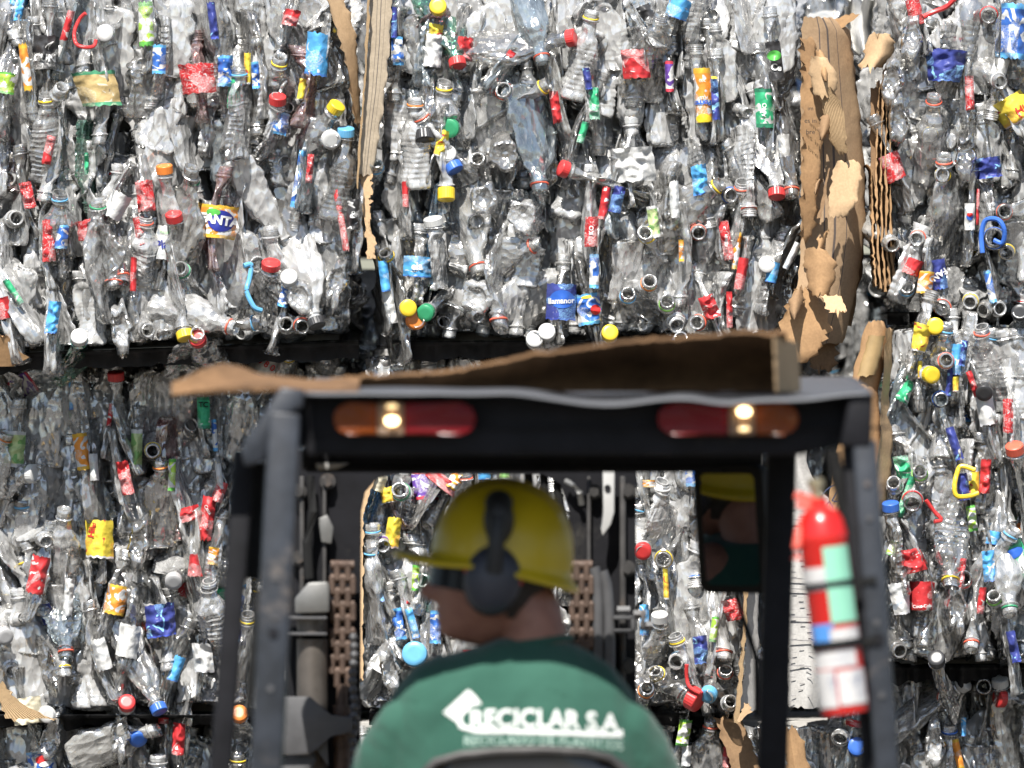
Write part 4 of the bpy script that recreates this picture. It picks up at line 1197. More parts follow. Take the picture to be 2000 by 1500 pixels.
# the white printed board and thin edges round the middle bale
t = empty('cardboard_board', P(1590, 1385, -.03))
tag(t, 'grey white corrugated board with short printed dashes standing behind the fire extinguisher', 'cardboard', GC)
sheet('board_face', [(870, 1530, 1572), (930, 1532, 1585), (1000, 1530, 1640), (1200, 1534, 1640), (1384, 1540, 1600)], lambda u, v: -.03 + .05 * abs(u - .55), WHITECARD, t, .012, .005, 10, 50, 61)
mb = MB()
for j in range(36):
    yy = 950 + j * 12
    for i in range(5):
        xx = 1546 + i * 16 + ((j * 7) % 5)
        if (i * 3 + j * 5) % 7 < 3:
            q = P(xx, yy, 0); q.y = -.038 + .05 * abs((xx - 1532) / 106 - .55); mb.box(q, (.010, .0012, .0011), (0, 0, R(25 if xx > 1590 else -25)))
for yy in (1015, 1130, 1150, 1205, 1250, 1300):
    for xx, sg in ((1562, -25), (1612, 25)):
        q = P(xx, yy, 0); q.y = -.038 + .05 * abs((xx - 1532) / 106 - .55); mb.box(q, (.046, .0012, .0020), (0, R(2), R(sg)))
mb.build('printed_dashes', plain('ink_dashes', (.24, .23, .23), .9, noise_amt=.3), t, loc=-t.location)
o = sheet('cardboard_sheet', [(880, 1452, 1490), (1100, 1460, 1486), (1300, 1455, 1482), (1390, 1440, 1478)], lambda u, v: -.02 + .04 * u, WHITECARD, None, .006, .004, 8, 40, 62)
tag(o, 'narrow white corrugated sheet on the right side of the bale behind the mirror', 'cardboard', GC)
o = sheet('cardboard_sheet', [(1080, 1456, 1464), (1250, 1448, 1456), (1370, 1436, 1448), (1412, 1432, 1446)], lambda u, v: -.05, FLUTED, None, .05, .004, 4, 40, 63)
tag(o, 'thin brown corrugated edge beside the narrow white sheet', 'cardboard', GC)
o = sheet('cardboard_sheet', [(1368, 1450, 1462), (1385, 1446, 1468), (1408, 1432, 1446)], lambda u, v: -.08, KRAFT_LIGHT, None, .004, .006, 6, 10, 64)
tag(o, 'small curled pale cardboard corner at the foot of the thin brown edge', 'cardboard', GC)
o = sheet('cardboard_sheet', [(925, 712, 738), (1000, 700, 712), (1180, 699, 710), (1330, 698, 712)], lambda u, v: -.0, KRAFT_LIGHT, None, .03, .005, 4, 50, 65)
tag(o, 'thin pale cardboard edge down the left side of the bale behind the driver', 'cardboard', GC)
o = sheet('cardboard_sheet', [(1400, 1395, 1448), (1450, 1410, 1470), (1540, 1440, 1500)], lambda u, v: .04 + .04 * u, KRAFT_OLD, None, .03, .006, 8, 20, 66)
tag(o, 'dark brown box side leaning at the bottom, right of the seat', 'cardboard', GC)
o = sheet('cardboard_sheet', [(1418, 1530, 1556), (1450, 1528, 1572), (1540, 1540, 1590)], lambda u, v: -.02 + .05 * abs(u - .4), KRAFT, None, .005, .007, 8, 20, 67)
tag(o, 'bent brown cardboard piece sticking up at the bottom, left of the right post', 'cardboard', GC)
o = sheet('cardboard_sheet', [(705, 708, 734), (740, 712, 730), (775, 714, 726)], lambda u, v: .35, KRAFT_LIGHT, None, .01, .005, 5, 10, 68)
tag(o, 'small pale cardboard end in the gap just above the forklift roof', 'cardboard', GC)


# black sheets added for the shade in the seams, one partly torn film
def shade_sheet(x0, x1, yt, yb, Y, label, seed, sag=0.0):
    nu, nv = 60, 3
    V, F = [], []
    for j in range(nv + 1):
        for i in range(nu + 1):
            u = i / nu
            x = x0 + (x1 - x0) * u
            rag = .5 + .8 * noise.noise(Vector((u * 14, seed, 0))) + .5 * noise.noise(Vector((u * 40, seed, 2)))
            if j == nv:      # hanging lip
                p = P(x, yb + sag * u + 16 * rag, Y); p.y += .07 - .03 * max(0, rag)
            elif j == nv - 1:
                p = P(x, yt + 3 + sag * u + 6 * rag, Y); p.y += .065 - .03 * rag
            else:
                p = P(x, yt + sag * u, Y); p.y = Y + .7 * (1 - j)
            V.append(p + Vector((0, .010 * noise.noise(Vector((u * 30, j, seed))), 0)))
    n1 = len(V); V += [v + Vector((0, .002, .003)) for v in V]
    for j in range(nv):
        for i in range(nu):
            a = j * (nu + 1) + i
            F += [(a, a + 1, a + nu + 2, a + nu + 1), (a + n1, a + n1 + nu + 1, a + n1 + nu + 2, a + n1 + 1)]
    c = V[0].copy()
    me = mesh_from('seam_shade_sheet', [v - c for v in V], F, (SEAM_SHADE,))
    o = link('seam_shade_sheet', me, None, c)
    tag(o, label, 'plastic film', 'black film and added shade sheets between the bale layers')


shade_sheet(-140, 700, 698, 722, -.05, 'added black sheet standing for the shade under the upper left bale', 1, -30)
shade_sheet(766, 1480, 668, 694, -.03, 'black torn film, widened to darken the seam under the bale above the forklift roof', 2)
shade_sheet(1735, 2180, 612, 626, .0, 'added black sheet standing for the shade under the loose upper right bale', 3)
shade_sheet(-140, 560, 1400, 1412, .14, 'added black sheet standing for the shade under the shaded left bale', 4)
shade_sheet(1740, 2180, 1304, 1326, .0, 'added black sheet standing for the shade under the sunlit right bale', 5)
shade_sheet(720, 1450, 1396, 1410, .06, 'added black sheet standing for seam shade low behind the driver', 6)

# ground
gm, gnt, gout = new_mat('yard_concrete')
gb = N(gnt, 'ShaderNodeBsdfPrincipled', Roughness=.9)
gtc = N(gnt, 'ShaderNodeTexCoord')
gn = N(gnt, 'ShaderNodeTexNoise', Scale=1.2, Detail=9.0, Roughness=.65); L(gnt, gtc.outputs['Object'], gn.inputs['Vector'])
L(gnt, ramp(gnt, gn.outputs[0], [(.3, (.075, .070, .064)), (.7, (.13, .12, .11))]), gb.inputs['Base Color'])
L(gnt, gb.outputs[0], gout.inputs[0])
me = mesh_from('ground', [(-400, -400, 0), (400, -400, 0), (400, 400, 0), (-400, 400, 0)], [(0, 1, 2, 3)], (gm,))
g = link('ground', me); g['kind'] = 'structure'; g['label'] = 'dusty concrete yard'
# ------------------------------------------------------------------ forklift
G = -2.42          # plane of the rear guard
FB = plain('guard_paint', (.016, .019, .025), .42, noise_amt=.45, nscale=18, dirt=(.12, .10, .085), dirt_lo=.57, bump=.25)
FD = plain('dark_paint', (.008, .008, .010), .6, spec=.18, noise_amt=.4, nscale=14, dirt=(.05, .047, .043), dirt_lo=.62)
ROOFP = plain('roof_sheet_paint', (.075, .078, .085), .5, noise_amt=.18, nscale=8, dirt=(.26, .16, .10), dirt_lo=.64)
RUST = plain('rusty_chain', (.085, .056, .042), .62, metal=.3, noise_amt=.4, nscale=60, dirt=(.06, .035, .025), dirt_lo=.55)
STEEL = plain('greasy_steel', (.12, .105, .092), .45, metal=.55, noise_amt=.25, nscale=18, dirt=(.11, .085, .065), dirt_lo=.5)
GREY = plain('bracket_grey', (.065, .065, .068), .55, noise_amt=.25, nscale=16, dirt=(.19, .115, .08), dirt_lo=.6)
DARKSTEEL = plain('dark_greasy_steel', (.045, .043, .042), .5, metal=.3, noise_amt=.4, nscale=25, dirt=(.10, .07, .05), dirt_lo=.56)
CHROME = plain('old_zinc', (.17, .17, .165), .45, metal=.5, noise_amt=.2, nscale=20)
WHITEP = plain('chipped_white', (.40, .40, .39), .5, noise_amt=.1, nscale=20, dirt=(.28, .14, .08), dirt_lo=.62)
RUBBER = plain('rubber', (.010, .010, .010), .75, spec=.2, noise_amt=.3, nscale=30)
VINYL = plain('seat_vinyl', (.014, .014, .016), .28, noise_amt=.2, nscale=20, coat=.3)
YELP = plain('truck_yellow', (.62, .36, .03), .4, noise_amt=.15, nscale=6, dirt=(.16, .12, .08), dirt_lo=.6)


def lens_mat(name, col, em=0.0):
    m, nt, out = new_mat(name)
    b = N(nt, 'ShaderNodeBsdfPrincipled', Roughness=.18)
    b.inputs['Base Color'].default_value = (*col, 1)
    b.inputs['Coat Weight'].default_value = .15
    b.inputs['Specular IOR Level'].default_value = .3
    if em:
        b.inputs['Emission Color'].default_value = (1, .72, .36, 1); b.inputs['Emission Strength'].default_value = em
    tc = N(nt, 'ShaderNodeTexCoord')
    wv = N(nt, 'ShaderNodeTexWave', Scale=70.0, Distortion=.4); wv.bands_direction = 'Z'
    L(nt, tc.outputs['Object'], wv.inputs['Vector'])
    bp = N(nt, 'ShaderNodeBump', Strength=.5, Distance=.003); L(nt, wv.outputs[0], bp.inputs['Height']); L(nt, bp.outputs[0], b.inputs['Normal'])
    L(nt, mixc(nt, wv.outputs[0], tuple(c * .6 for c in col), col), b.inputs['Base Color'])
    L(nt, b.outputs[0], out.inputs[0])
    return m


AMBER, REDL, CLEARL = lens_mat('lens_amber', (.26, .055, .004)), lens_mat('lens_red', (.22, .004, .008)), lens_mat('lens_clear', (.30, .20, .13))
BULB_DIM = lens_mat('dim_bulb', (.8, .55, .3), 1.0)
BULB = lens_mat('lit_bulb', (1, .8, .5), 4.5)

fl = empty('forklift', (0, -1.9, 0))
tag(fl, 'dark forklift seen from behind, with lit tail lamps under its dented roof', 'forklift')
FO = -fl.location
B = lambda mb, name, mat, parent=None, label=None, **k: mb.build(name, mat, fl if parent is None else parent, loc=FO if parent is None else Vector(), label=label, **k)


def pt(x, y, Y=G, dy=0.0):
    p = P(x, y, Y); p.y += dy
    return p


def pxz(pts, Y):
    return [(P(x, y, Y).x, P(x, y, Y).z) for x, y in pts]


# rear posts, leaning outwards, and the dark bars just ahead of them
def post(xa, ya, xb, yb, w_, name, mat, Y, depth, bolts=()):
    a, b = pt(xa, ya, Y, depth / 2), pt(xb, yb, Y, depth / 2)
    e = a + (b - a) * 1.75
    mb = MB(); mb.bar(a, e, px(w_, Y), depth, .006)
    o = B(mb, name, mat)
    for yy, r in bolts:
        t_ = (yy - ya) / (yb - ya)
        p = a + (b - a) * t_
        m2 = MB(); m2.cyl((p.x, Y - .004, p.z), (p.x, Y + .002, p.z), px(r, Y), seg=16)
        m2.build('bolt', FD if r > 8 else GREY, o)
    return o


lp = post(556, 806, 517, 1560, 62, 'rear_post', FB, G, .07, ((1205, 6), (1236, 10), (1345, 6), (1130, 5)))
post(1688, 860, 1736, 1560, 48, 'rear_post', FB, G, .07, ((945, 6), (1012, 6), (1216, 6), (1249, 13), (1358, 6)))
post(478, 880, 426, 1560, 42, 'side_bar', FD, G + .22, .05)
post(1660, 870, 1703, 1560, 30, 'side_bar', FD, G + .03, .05)
post(1528, 880, 1508, 1560, 56, 'side_bar', FD, G + .55, .06)
mb = MB(); mb.tube([pt(505, 1150, G + .15), pt(498, 1240, G + .15), pt(490, 1330, G + .15), pt(484, 1400, G + .15)], .007, 10)
B(mb, 'side_hose', RUBBER)
# roof: rear beam, sloping cheek, dented top sheet, front cross member
mb = MB()
mb.prism(pxz([(548, 766), (1704, 772), (1702, 868), (1640, 872), (1560, 890), (598, 890), (590, 868), (546, 868)], G), G + .07, G + .16, .004)
mb.box((pt(600, 838).x + .55, G + .066, pt(0, 836).z), (.95, .012, .004))
B(mb, 'rear_beam', FD)
mb = MB()
mb.prism(pxz([(548, 756), (596, 762), (590, 800), (545, 806), (520, 900), (478, 912), (470, 884), (478, 862)], G), G + .02, G + .95, .006)
B(mb, 'roof_cheek', FB)
mb = MB()
mb.prism(pxz([(1660, 770), (1706, 766), (1702, 872), (1640, 872)], G), G - .004, G + .95, .006)
B(mb, 'roof_cheek', FD)
V, F = [], []
nu, nv = 60, 12
for j in range(nv + 1):
    for i in range(nu + 1):
        u, v = i / nu, j / nv
        Yy = G - .012 + v * 1.02
        x = 596 + (1704 - 596) * u
        s0 = P(x, 0, G).x
        edge = 768 + 14 * sm(.35, .5, u) + 8 * math.exp(-((x - 1190) / 95) ** 2) - 5 * math.exp(-((x - 1330) / 60) ** 2) + 5 * math.exp(-((x - 1420) / 45) ** 2) - 14 * sm(.84, 1, u)
        z = P(0, edge, G).z + (P(0, 735, G).z - P(0, edge, G).z) * (v ** .8) + .003 * noise.noise(Vector((u * 9, v * 5, 1)))
        V.append((s0, Yy, z))
n1 = len(V); V += [(x, y, z - .004) for x, y, z in V]
for j in range(nv):
    for i in range(nu):
        a = j * (nu + 1) + i
        F += [(a, a + 1, a + nu + 2, a + nu + 1), (a + n1, a + n1 + nu + 1, a + n1 + nu + 2, a + n1 + 1)]
for i in range(nu):
    F += [(i, i + n1, i + 1 + n1, i + 1)]
    k = nv * (nu + 1) + i; F += [(k, k + 1, k + 1 + n1, k + n1)]
for j in range(nv):
    k = j * (nu + 1); F += [(k, k + nu + 1, k + nu + 1 + n1, k + n1)]
    k += nu; F += [(k, k + n1, k + nu + 1 + n1, k + nu + 1)]
o = link('roof_sheet', mesh_from('roof_sheet', V, F, (ROOFP,)), fl, FO)
FY = G + .95
mb = MB(); mb.box(((P(1040, 0, FY).x), FY, P(0, 897, FY).z), (px(900, FY), .07, px(44, FY)), bevel=.006)
mb.box(((P(1040, 0, FY).x), FY - .03, P(0, 917, FY).z), (px(880, FY), .03, px(10, FY)))
B(mb, 'front_beam', FD)
for i in range(3):
    mb = MB(); xx = P(760 + 270 * i, 0, G).x
    mb.bar((xx, G + .12, P(0, 800, G).z), (xx, FY, P(0, 880, FY).z), .05, .03, .004, up=(0, 0, 1))
    B(mb, 'roof_bar', FD)
mb = MB(); mb.prism(pxz([(618, 904), (684, 904), (660, 914), (622, 916)], FY), FY - .075, FY - .05, .002); B(mb, 'marker_plate', WHITEP)


# tail lamps
def tail_lamp(x0, x1, flip, label):
    Yb = G + .082
    r = 32
    x0m, x1m = (x0, x1)
    yc = 818
    def half(xc, sgn, x_in):
        pts = [(x_in, yc - r)] + [(xc + sgn * r * math.sin(a), yc - r * math.cos(a)) for a in [math.pi * k / 12 for k in range(13)]] + [(x_in, yc + r)]
        return pts if sgn > 0 else pts
    mb = MB(); mb.box((P((x0 + x1) / 2, 0, G).x, Yb - .012, P(0, yc, G).z), (px(x1 - x0 + 6 - 2 * r, G), .03, px(70, G)), bevel=.006)
    o = mb.build('tail_lamp', FD, fl, loc=FO, label=label)
    w_ = x1 - x0
    segs = [(0, .305, AMBER), (.305, .50, CLEARL), (.50, 1, REDL)]
    if flip:
        segs = [(1 - b, 1 - a, m) for a, b, m in segs][::-1]
    for a, b, m in segs:
        xa, xb = x0 + a * w_, x0 + b * w_
        if a == 0:
            pts = half(x0 + r, -1, xb)
        elif b == 1:
            pts = half(x1 - r, 1, xa)
        else:
            pts = [(xa, yc - r), (xb, yc - r), (xb, yc + r), (xa, yc + r)]
        mb = MB(); mb.prism(pxz(pts, G), Yb - .054, Yb - .027, .005)
        lo = mb.build('lamp_lens', m, o)
        lo['label'] = {AMBER: 'amber lens', CLEARL: 'clear lens', REDL: 'red lens'}[m] + ' of the tail lamp'
    cx = x0 + w_ * (.40 if not flip else .60)
    for yy, rr, rx in ((818 + (4 if not flip else -14), 8, 12), (794 if not flip else 838, 4, 10)):
        mb = MB()
        c = P(cx + 3, yy, G)
        mb.lathe([(0, .006), (px(rr) * .7, .004), (px(rr), .0), (px(rr), -.004)], Matrix.Translation((c.x, Yb - .062, c.z)) @ Matrix.Diagonal((rx / rr * 1.0, 1, 1, 1)) @ Matrix.Rotation(R(90), 4, 'X'), 16)
        mb.build('bulb', BULB if rr > 5 else BULB_DIM, o)


tail_lamp(650, 930, False, 'left tail lamp with amber, lit clear and red lenses')
tail_lamp(1284, 1562, True, 'right tail lamp with red, lit clear and amber lenses')

# mast: dark frame with an opening, chains, lift cylinder
M_Y = -1.0
mb = MB()
fr = [(560, 880), (1242, 880), (1242, 1560), (1118, 1560), (1112, 1000), (1095, 945), (1060, 926), (770, 926), (735, 935), (712, 962), (704, 1000), (702, 1560), (560, 1560)]
mb.prism(pxz(fr, M_Y), M_Y, M_Y + .09)
B(mb, 'mast_frame', FD)
for xa, xb in ((560, 702), (1118, 1242)):
    mb = MB(); a, b = P(xa, 1560, M_Y), P(xb, 880, M_Y)
    mb.box(((a.x + b.x) / 2, M_Y + .045, a.z / 2 + .04), (b.x - a.x, .09, a.z - .08))
    B(mb, 'mast_rail', FD)


def chain(xc, y0, y1, Y, w_=46):
    mb = MB()
    n = int((y1 - y0) / 26)
    for k in range(n + 1):
        yy = y0 + k * 26
        c = P(xc, yy, Y)
        hw = px(w_, Y) / 2
        mb.cyl((c.x - hw, Y, c.z), (c.x + hw, Y, c.z), .0095, seg=12)
        lanes = (-.88, 0, .88) if k % 2 else (-.46, .46)
        for l in lanes:
            mb.box((c.x + l * hw, Y, c.z - px(13, Y)), (.0115, .021, px(38, Y)), bevel=.003, seg=1)
    return B(mb, 'lift_chain', RUST)


chain(669, 1104, 1330, M_Y - .05)
chain(1136, 1104, 1500, M_Y - .05, 42)
mb = MB()
c = lambda y: P(610, y, M_Y - .06)
mb.cyl(c(1560), c(1248), px(30, M_Y), seg=28); mb.cyl(c(1240), c(1205), px(30, M_Y), seg=28)
mb.lathe([(px(28, M_Y), 0), (px(24, M_Y), .008), (px(12, M_Y), .014), (0, .016)], Matrix.Translation(c(1204)))
o = B(mb, 'lift_cylinder', STEEL)
mb = MB()
for yy in (1206, 1237):
    mb.box(P(597, yy, M_Y - .06), (px(84, M_Y), .09, .005), bevel=.001)
mb.build('clamp_plate', GREY, o)
mb = MB(); mb.prism(pxz([(578, 1196), (578, 1166), (604, 1136), (640, 1134), (646, 1142), (645, 1194)], M_Y), M_Y - .10, M_Y - .03, .004)
B(mb, 'cylinder_cap', CHROME)
mb = MB(); mb.prism(pxz([(544, 1357), (608, 1357), (648, 1395), (690, 1396), (690, 1428), (648, 1432), (619, 1460), (608, 1470), (544, 1471)], M_Y), M_Y - .115, M_Y - .10, .002)
B(mb, 'mast_bracket', GREY)
mb = MB(); mb.prism(pxz([(546, 1478), (612, 1468), (620, 1480), (590, 1560), (546, 1560)], M_Y), M_Y - .10, M_Y - .07, .002)
mb.prism(pxz([(620, 1460), (641, 1440), (643, 1492)], M_Y), M_Y - .10, M_Y - .08)
B(mb, 'mast_bracket', GREY)
mb = MB(); mb.cyl(P(668, 1560, M_Y - .06), P(668, 1455, M_Y - .06), px(16, M_Y), seg=16); mb.cyl(P(668, 1460, M_Y - .06), P(668, 1430, M_Y - .06), px(18, M_Y), seg=16); mb.cyl(P(668, 1432, M_Y - .06), P(668, 1394, M_Y - .06), px(9, M_Y), seg=12); mb.cyl(P(668, 1396, M_Y - .06), P(668, 1336, M_Y - .06), px(11, M_Y), seg=16); mb.cyl(P(668, 1395, M_Y - .06), P(668, 1378, M_Y - .06), px(17, M_Y), seg=16)
B(mb, 'chain_anchor', RUST)
mb = MB()
for k in range(18):
    p = P(690 + 2 * math.sin(k), 1245 + k * 17, M_Y - .09)
    mb.lathe([(0, -.009), (.006, -.007), (.0085, 0), (.006, .007), (0, .009)], Matrix.Translation(p), 10)
B(mb, 'beaded_hose', GREY)
mb = MB()
mb.tube([P(1168, 1560, M_Y - .05), P(1168, 1180, M_Y - .05), P(1166, 1130, M_Y - .05), P(1160, 1108, M_Y - .05)], .011, 12)
mb.tube([P(1190, 1560, M_Y - .05), P(1190, 1200, M_Y - .05), P(1184, 1140, M_Y - .05), P(1176, 1116, M_Y - .05)], .011, 12)
B(mb, 'mast_hose', GREY)
mb = MB(); mb.prism(pxz([(1175, 904), (1200, 904), (1199, 1000), (1192, 1024), (1176, 1046), (1173, 1030), (1180, 1000)], M_Y), M_Y - .06, M_Y - .045, .002)
mb.prism(pxz([(1110, 902), (1180, 902), (1180, 912), (1116, 908)], M_Y), M_Y - .06, M_Y - .045, .001)
o = B(mb, 'white_lever', WHITEP)
mb = MB(); p = P(1186, 952, M_Y); mb.cyl((p.x, M_Y - .064, p.z), (p.x, M_Y - .058, p.z), .006, seg=14); mb.build('lever_hole', FD, o)
mb = MB()
for bx in ((1218, 1206, 40, 7), (1218, 1232, 40, 7), (1236, 1219, 7, 30), (1256, 1210, 8, 34)):
    mb.box(P(bx[0], bx[1], M_Y - .05), (px(bx[2], M_Y), .03, px(bx[3], M_Y)), bevel=.001)
for bx, by in ((1218, 1192), (1250, 1200), (1262, 1222)):
    q = P(bx, by, M_Y - .05); mb.cyl((q.x - .012, q.y, q.z), (q.x + .012, q.y, q.z), .009, seg=6)
B(mb, 'pipe_clamp', GREY)
mb = MB()
for xx in (1030, 1060, 1085):
    mb.tube([P(xx, 890, M_Y + .02), P(xx + 4, 960, M_Y + .02), P(xx + 26, 1060, M_Y + .02)], .008, 8)
B(mb, 'mast_hose', RUBBER)
mb = MB(); mb.tube([P(1105, 940, M_Y - .02), P(1120, 948, M_Y - .03), P(1132, 962, M_Y - .03), P(1136, 985, M_Y - .02)], .006, 8)
B(mb, 'mast_hose', CHROME)
mb = MB(); mb.prism(pxz([(622, 1012), (640, 1005), (652, 1030), (648, 1062), (628, 1058)], M_Y), M_Y - .03, M_Y - .02, .002); B(mb, 'marker_plate', CHROME)

for xa, w2 in ((590, 10), (634, 8), (1216, 12), (1150, 8)):
    mb = MB(); a, b = P(xa, 1560, M_Y), P(xa, 930, M_Y)
    mb.bar((a.x, M_Y - .012, a.z), (b.x, M_Y - .012, b.z), px(w2, M_Y), .02, .003)
    B(mb, 'mast_rail', DARKSTEEL)
for k, (xa, ya) in enumerate(((584, 960), (584, 1090), (640, 940), (1226, 960), (1226, 1110), (1226, 1300), (1160, 960))):
    mb = MB(); q = P(xa, ya, M_Y); mb.cyl((q.x, M_Y - .03, q.z), (q.x, M_Y - .02, q.z), .010, seg=6); mb.cyl((q.x, M_Y - .02, q.z), (q.x, M_Y + .001, q.z), .015, seg=14)
    B(mb, 'mast_bolt', DARKSTEEL)
mb = MB(); mb.tube([P(606, 930, M_Y - .03), P(612, 1000, M_Y - .04), P(600, 1060, M_Y - .04), P(604, 1130, M_Y - .04)], .009, 8); B(mb, 'mast_hose', RUBBER)

# mirrors
MIR_Y, MIR_YAW, MIR_PITCH = -1.50, 20, 8


def rounded(x0, y0, x1, y1, r, lean=0):
    pts = []
    for cx, cy, a0 in ((x0 + r, y0 + r, 180), (x1 - r, y0 + r, 270), (x1 - r, y1 - r, 0), (x0 + r, y1 - r, 90)):
        for k in range(6):
            a = R(a0 + 18 * k)
            yy = cy + r * math.sin(a)
            pts.append((cx + r * math.cos(a) + lean * (yy - y0) / (y1 - y0), yy))
    return pts


mx0, mx1, my0, my1 = 1360, 1494, 908, 1160
mc = P((mx0 + mx1) / 2, (my0 + my1) / 2, MIR_Y)
kx = 1 / math.cos(R(MIR_YAW))
rot = Matrix.Translation(mc) @ Matrix.Rotation(R(-MIR_YAW), 4, 'Z') @ Matrix.Rotation(R(MIR_PITCH), 4, 'X')
def mir_pts(pts):
    return [((P(x, 0, MIR_Y).x - mc.x) * kx, P(0, y, MIR_Y).z - mc.z) for x, y in pts]
mb = MB(); mb.prism(mir_pts(rounded(mx0, my0, mx1, my1, 16, 4)), -.004, .03, .004)
bmesh.ops.transform(mb.bm, matrix=rot, verts=mb.bm.verts[:])
mo = B(mb, 'rear_mirror', RUBBER)
gm2, gnt2, gout2 = new_mat('mirror_glass')
gg = N(gnt2, 'ShaderNodeBsdfGlossy', Color=(.45, .47, .49, 1), Roughness=.03); L(gnt2, gg.outputs[0], gout2.inputs[0])
mb = MB(); mb.prism(mir_pts(rounded(mx0 + 14, my0 + 15, mx1 - 16, my1 - 16, 12, 4)), -.0055, -.0035)
bmesh.ops.transform(mb.bm, matrix=rot, verts=mb.bm.verts[:])
mb.build('mirror_glass', gm2, mo)
mb = MB(); mb.tube([P(1438, 1160, MIR_Y + .02), P(1452, 1210, MIR_Y + .02), P(1466, 1250, MIR_Y), P(1478, 1290, MIR_Y), P(1480, 1400, MIR_Y)], .0055, 8)
B(mb, 'mirror_stalk', RUBBER)
mb = MB(); mb.prism(pxz(rounded(452, 905, 566, 1132, 18, -14), G + .3), G + .3, G + .34, .006); B(mb, 'side_mirror', RUBBER)
mb = MB(); mb.tube([P(1626, 880, G + .06), P(1634, 930, G + .06), P(1648, 985, G + .06), P(1664, 1060, G + .05)], .013, 8); B(mb, 'grab_strap', RUBBER)

# seat, body, counterweight, wheels, forks (mostly below the frame)
S_Y = -2.17
mb = MB()
prof = [(828, 1512), (850, 1490), (900, 1476), (980, 1468), (1060, 1466), (1140, 1470), (1190, 1480), (1216, 1500), (1232, 1530), (1240, 1620), (1240, 1960), (820, 1960), (815, 1620)]
mb.prism(pxz(prof, S_Y), S_Y - .05, S_Y + .035, .018)
sb = B(mb, 'seat_back', VINYL)
mb = MB(); mb.tube([P(x, y, S_Y - .055) for x, y in prof[:10]], .009, 10)
mb.build('seat_piping', DARKSTEEL, sb)
mb = MB(); mb.box((.03, -1.95, .93), (.46, .48, .12), bevel=.03); B(mb, 'seat_cushion', VINYL)
mb = MB(); mb.box((0.03, -1.85, .62), (1.0, 1.0, .48), bevel=.03); B(mb, 'engine_cover', YELP)
mb = MB(); mb.box((0.03, -2.66, .70), (1.08, .50, .78), bevel=.08); B(mb, 'counterweight', FD)
mb = MB(); mb.box((0.03, -1.20, .62), (.9, .10, .60), bevel=.02); B(mb, 'dashboard', FD)
mb = MB(); mb.tube([(0.03, -1.36, 1.15), (0.03, -1.25, .90)], .02, 10)
cst = Vector((0.03, -1.38, 1.18)); qs = Euler((R(35), 0, 0)).to_matrix()
mb.tube([cst + qs @ Vector((.16 * math.cos(a), .16 * math.sin(a), 0)) for a in [2 * math.pi * k / 24 for k in range(25)]], .012, 8)
mb.tube([cst + qs @ Vector((-.16, 0, 0)), cst + qs @ Vector((.16, 0, 0))], .01, 8)
B(mb, 'steering_wheel', RUBBER)
for wx, wy, wr in ((-.46, -1.15, .30), (.52, -1.15, .30), (-.42, -2.55, .24), (.48, -2.55, .24)):
    mb = MB(); mb.lathe([(wr * .55, -.09), (wr * .92, -.09), (wr, -.06), (wr, .06), (wr * .92, .09), (wr * .55, .09), (wr * .55, -.09)], Matrix.Translation((wx, wy, wr)) @ Matrix.Rotation(R(90), 4, 'Y'), 36)
    o = B(mb, 'wheel', RUBBER)
    mb = MB(); mb.lathe([(0, -.05), (wr * .5, -.06), (wr * .56, -.08), (wr * .56, .08), (wr * .5, .06), (0, .05)], Matrix.Translation((wx, wy, wr)) @ Matrix.Rotation(R(90), 4, 'Y'), 24)
    mb.build('rim', YELP, o)
for xx in (-.25, .31):
    mb = MB(); mb.box((xx, -.50, .10), (.10, .78, .035), bevel=.006); mb.box((xx, -.88, .35), (.10, .04, .53), bevel=.006)
    B(mb, 'fork', FD)

# ------------------------------------------------------------------ cardboard lying on the roof
def roof_card(name, fn, nu, nv, mat, thick, label, torn=.004):
    V, F, UV = [], [], []
    for j in range(nv + 1):
        for i in range(nu + 1):
            p = fn(i / nu, j / nv); V.append(p); UV.append((i / nu, j / nv))
    n1 = len(V)
    # thickness along the local normal
    nr = []
    W_ = nu + 1
    for j in range(nv + 1):
        for i in range(nu + 1):
            a = V[j * W_ + min(i + 1, nu)] - V[j * W_ + max(i - 1, 0)]
            b = V[min(j + 1, nv) * W_ + i] - V[max(j - 1, 0) * W_ + i]
            nr.append(a.cross(b).normalized())
    V2 = [v + n_ * thick for v, n_ in zip(V, nr)]
    for j in range(nv):
        for i in range(nu):
            a = j * W_ + i
            F += [(a, a + 1, a + W_ + 1, a + W_), (a + n1, a + n1 + W_, a + n1 + W_ + 1, a + n1 + 1)]
    edge = [i for i in range(W_)] + [j * W_ + nu for j in range(1, nv + 1)] + [nv * W_ + i for i in range(nu - 1, -1, -1)] + [j * W_ for j in range(nv - 1, 0, -1)]
    for a, b in zip(edge, edge[1:] + edge[:1]):
        F.append((a, a + n1, b + n1, b))
    c = sum(V, Vector()) / n1
    return link(name, mesh_from(name, [v - c for v in V + V2], F, (mat,), uv=UV + UV, smooth=False), None, c)


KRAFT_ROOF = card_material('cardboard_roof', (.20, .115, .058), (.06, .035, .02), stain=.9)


def big(u, v):
    xb = 590 + (1548 - 590) * u
    top = 742 - 10 * sm(0, .15, u) - 12 * sm(.12, .35, u) - 34 * sm(.3, .5, u) - 26 * sm(.48, .72, u) - 14 * sm(.7, .96, u) + 6 * noise.noise(Vector((u * 13, 0, 3))) + 4 * noise.noise(Vector((u * 41, 0, 5))) + 2.5 * noise.noise(Vector((u * 120, 0, 5)))
    base = 764
    y = base + (top - base) * v
    Yb = G + .22
    p = P(xb - 16 * v * sm(.8, 1, u), y, Yb)
    p.y = Yb + .06 - (.03 + .17 * sm(.2, .7, u)) * v * v - .015 * math.sin(u * 5)
    return p


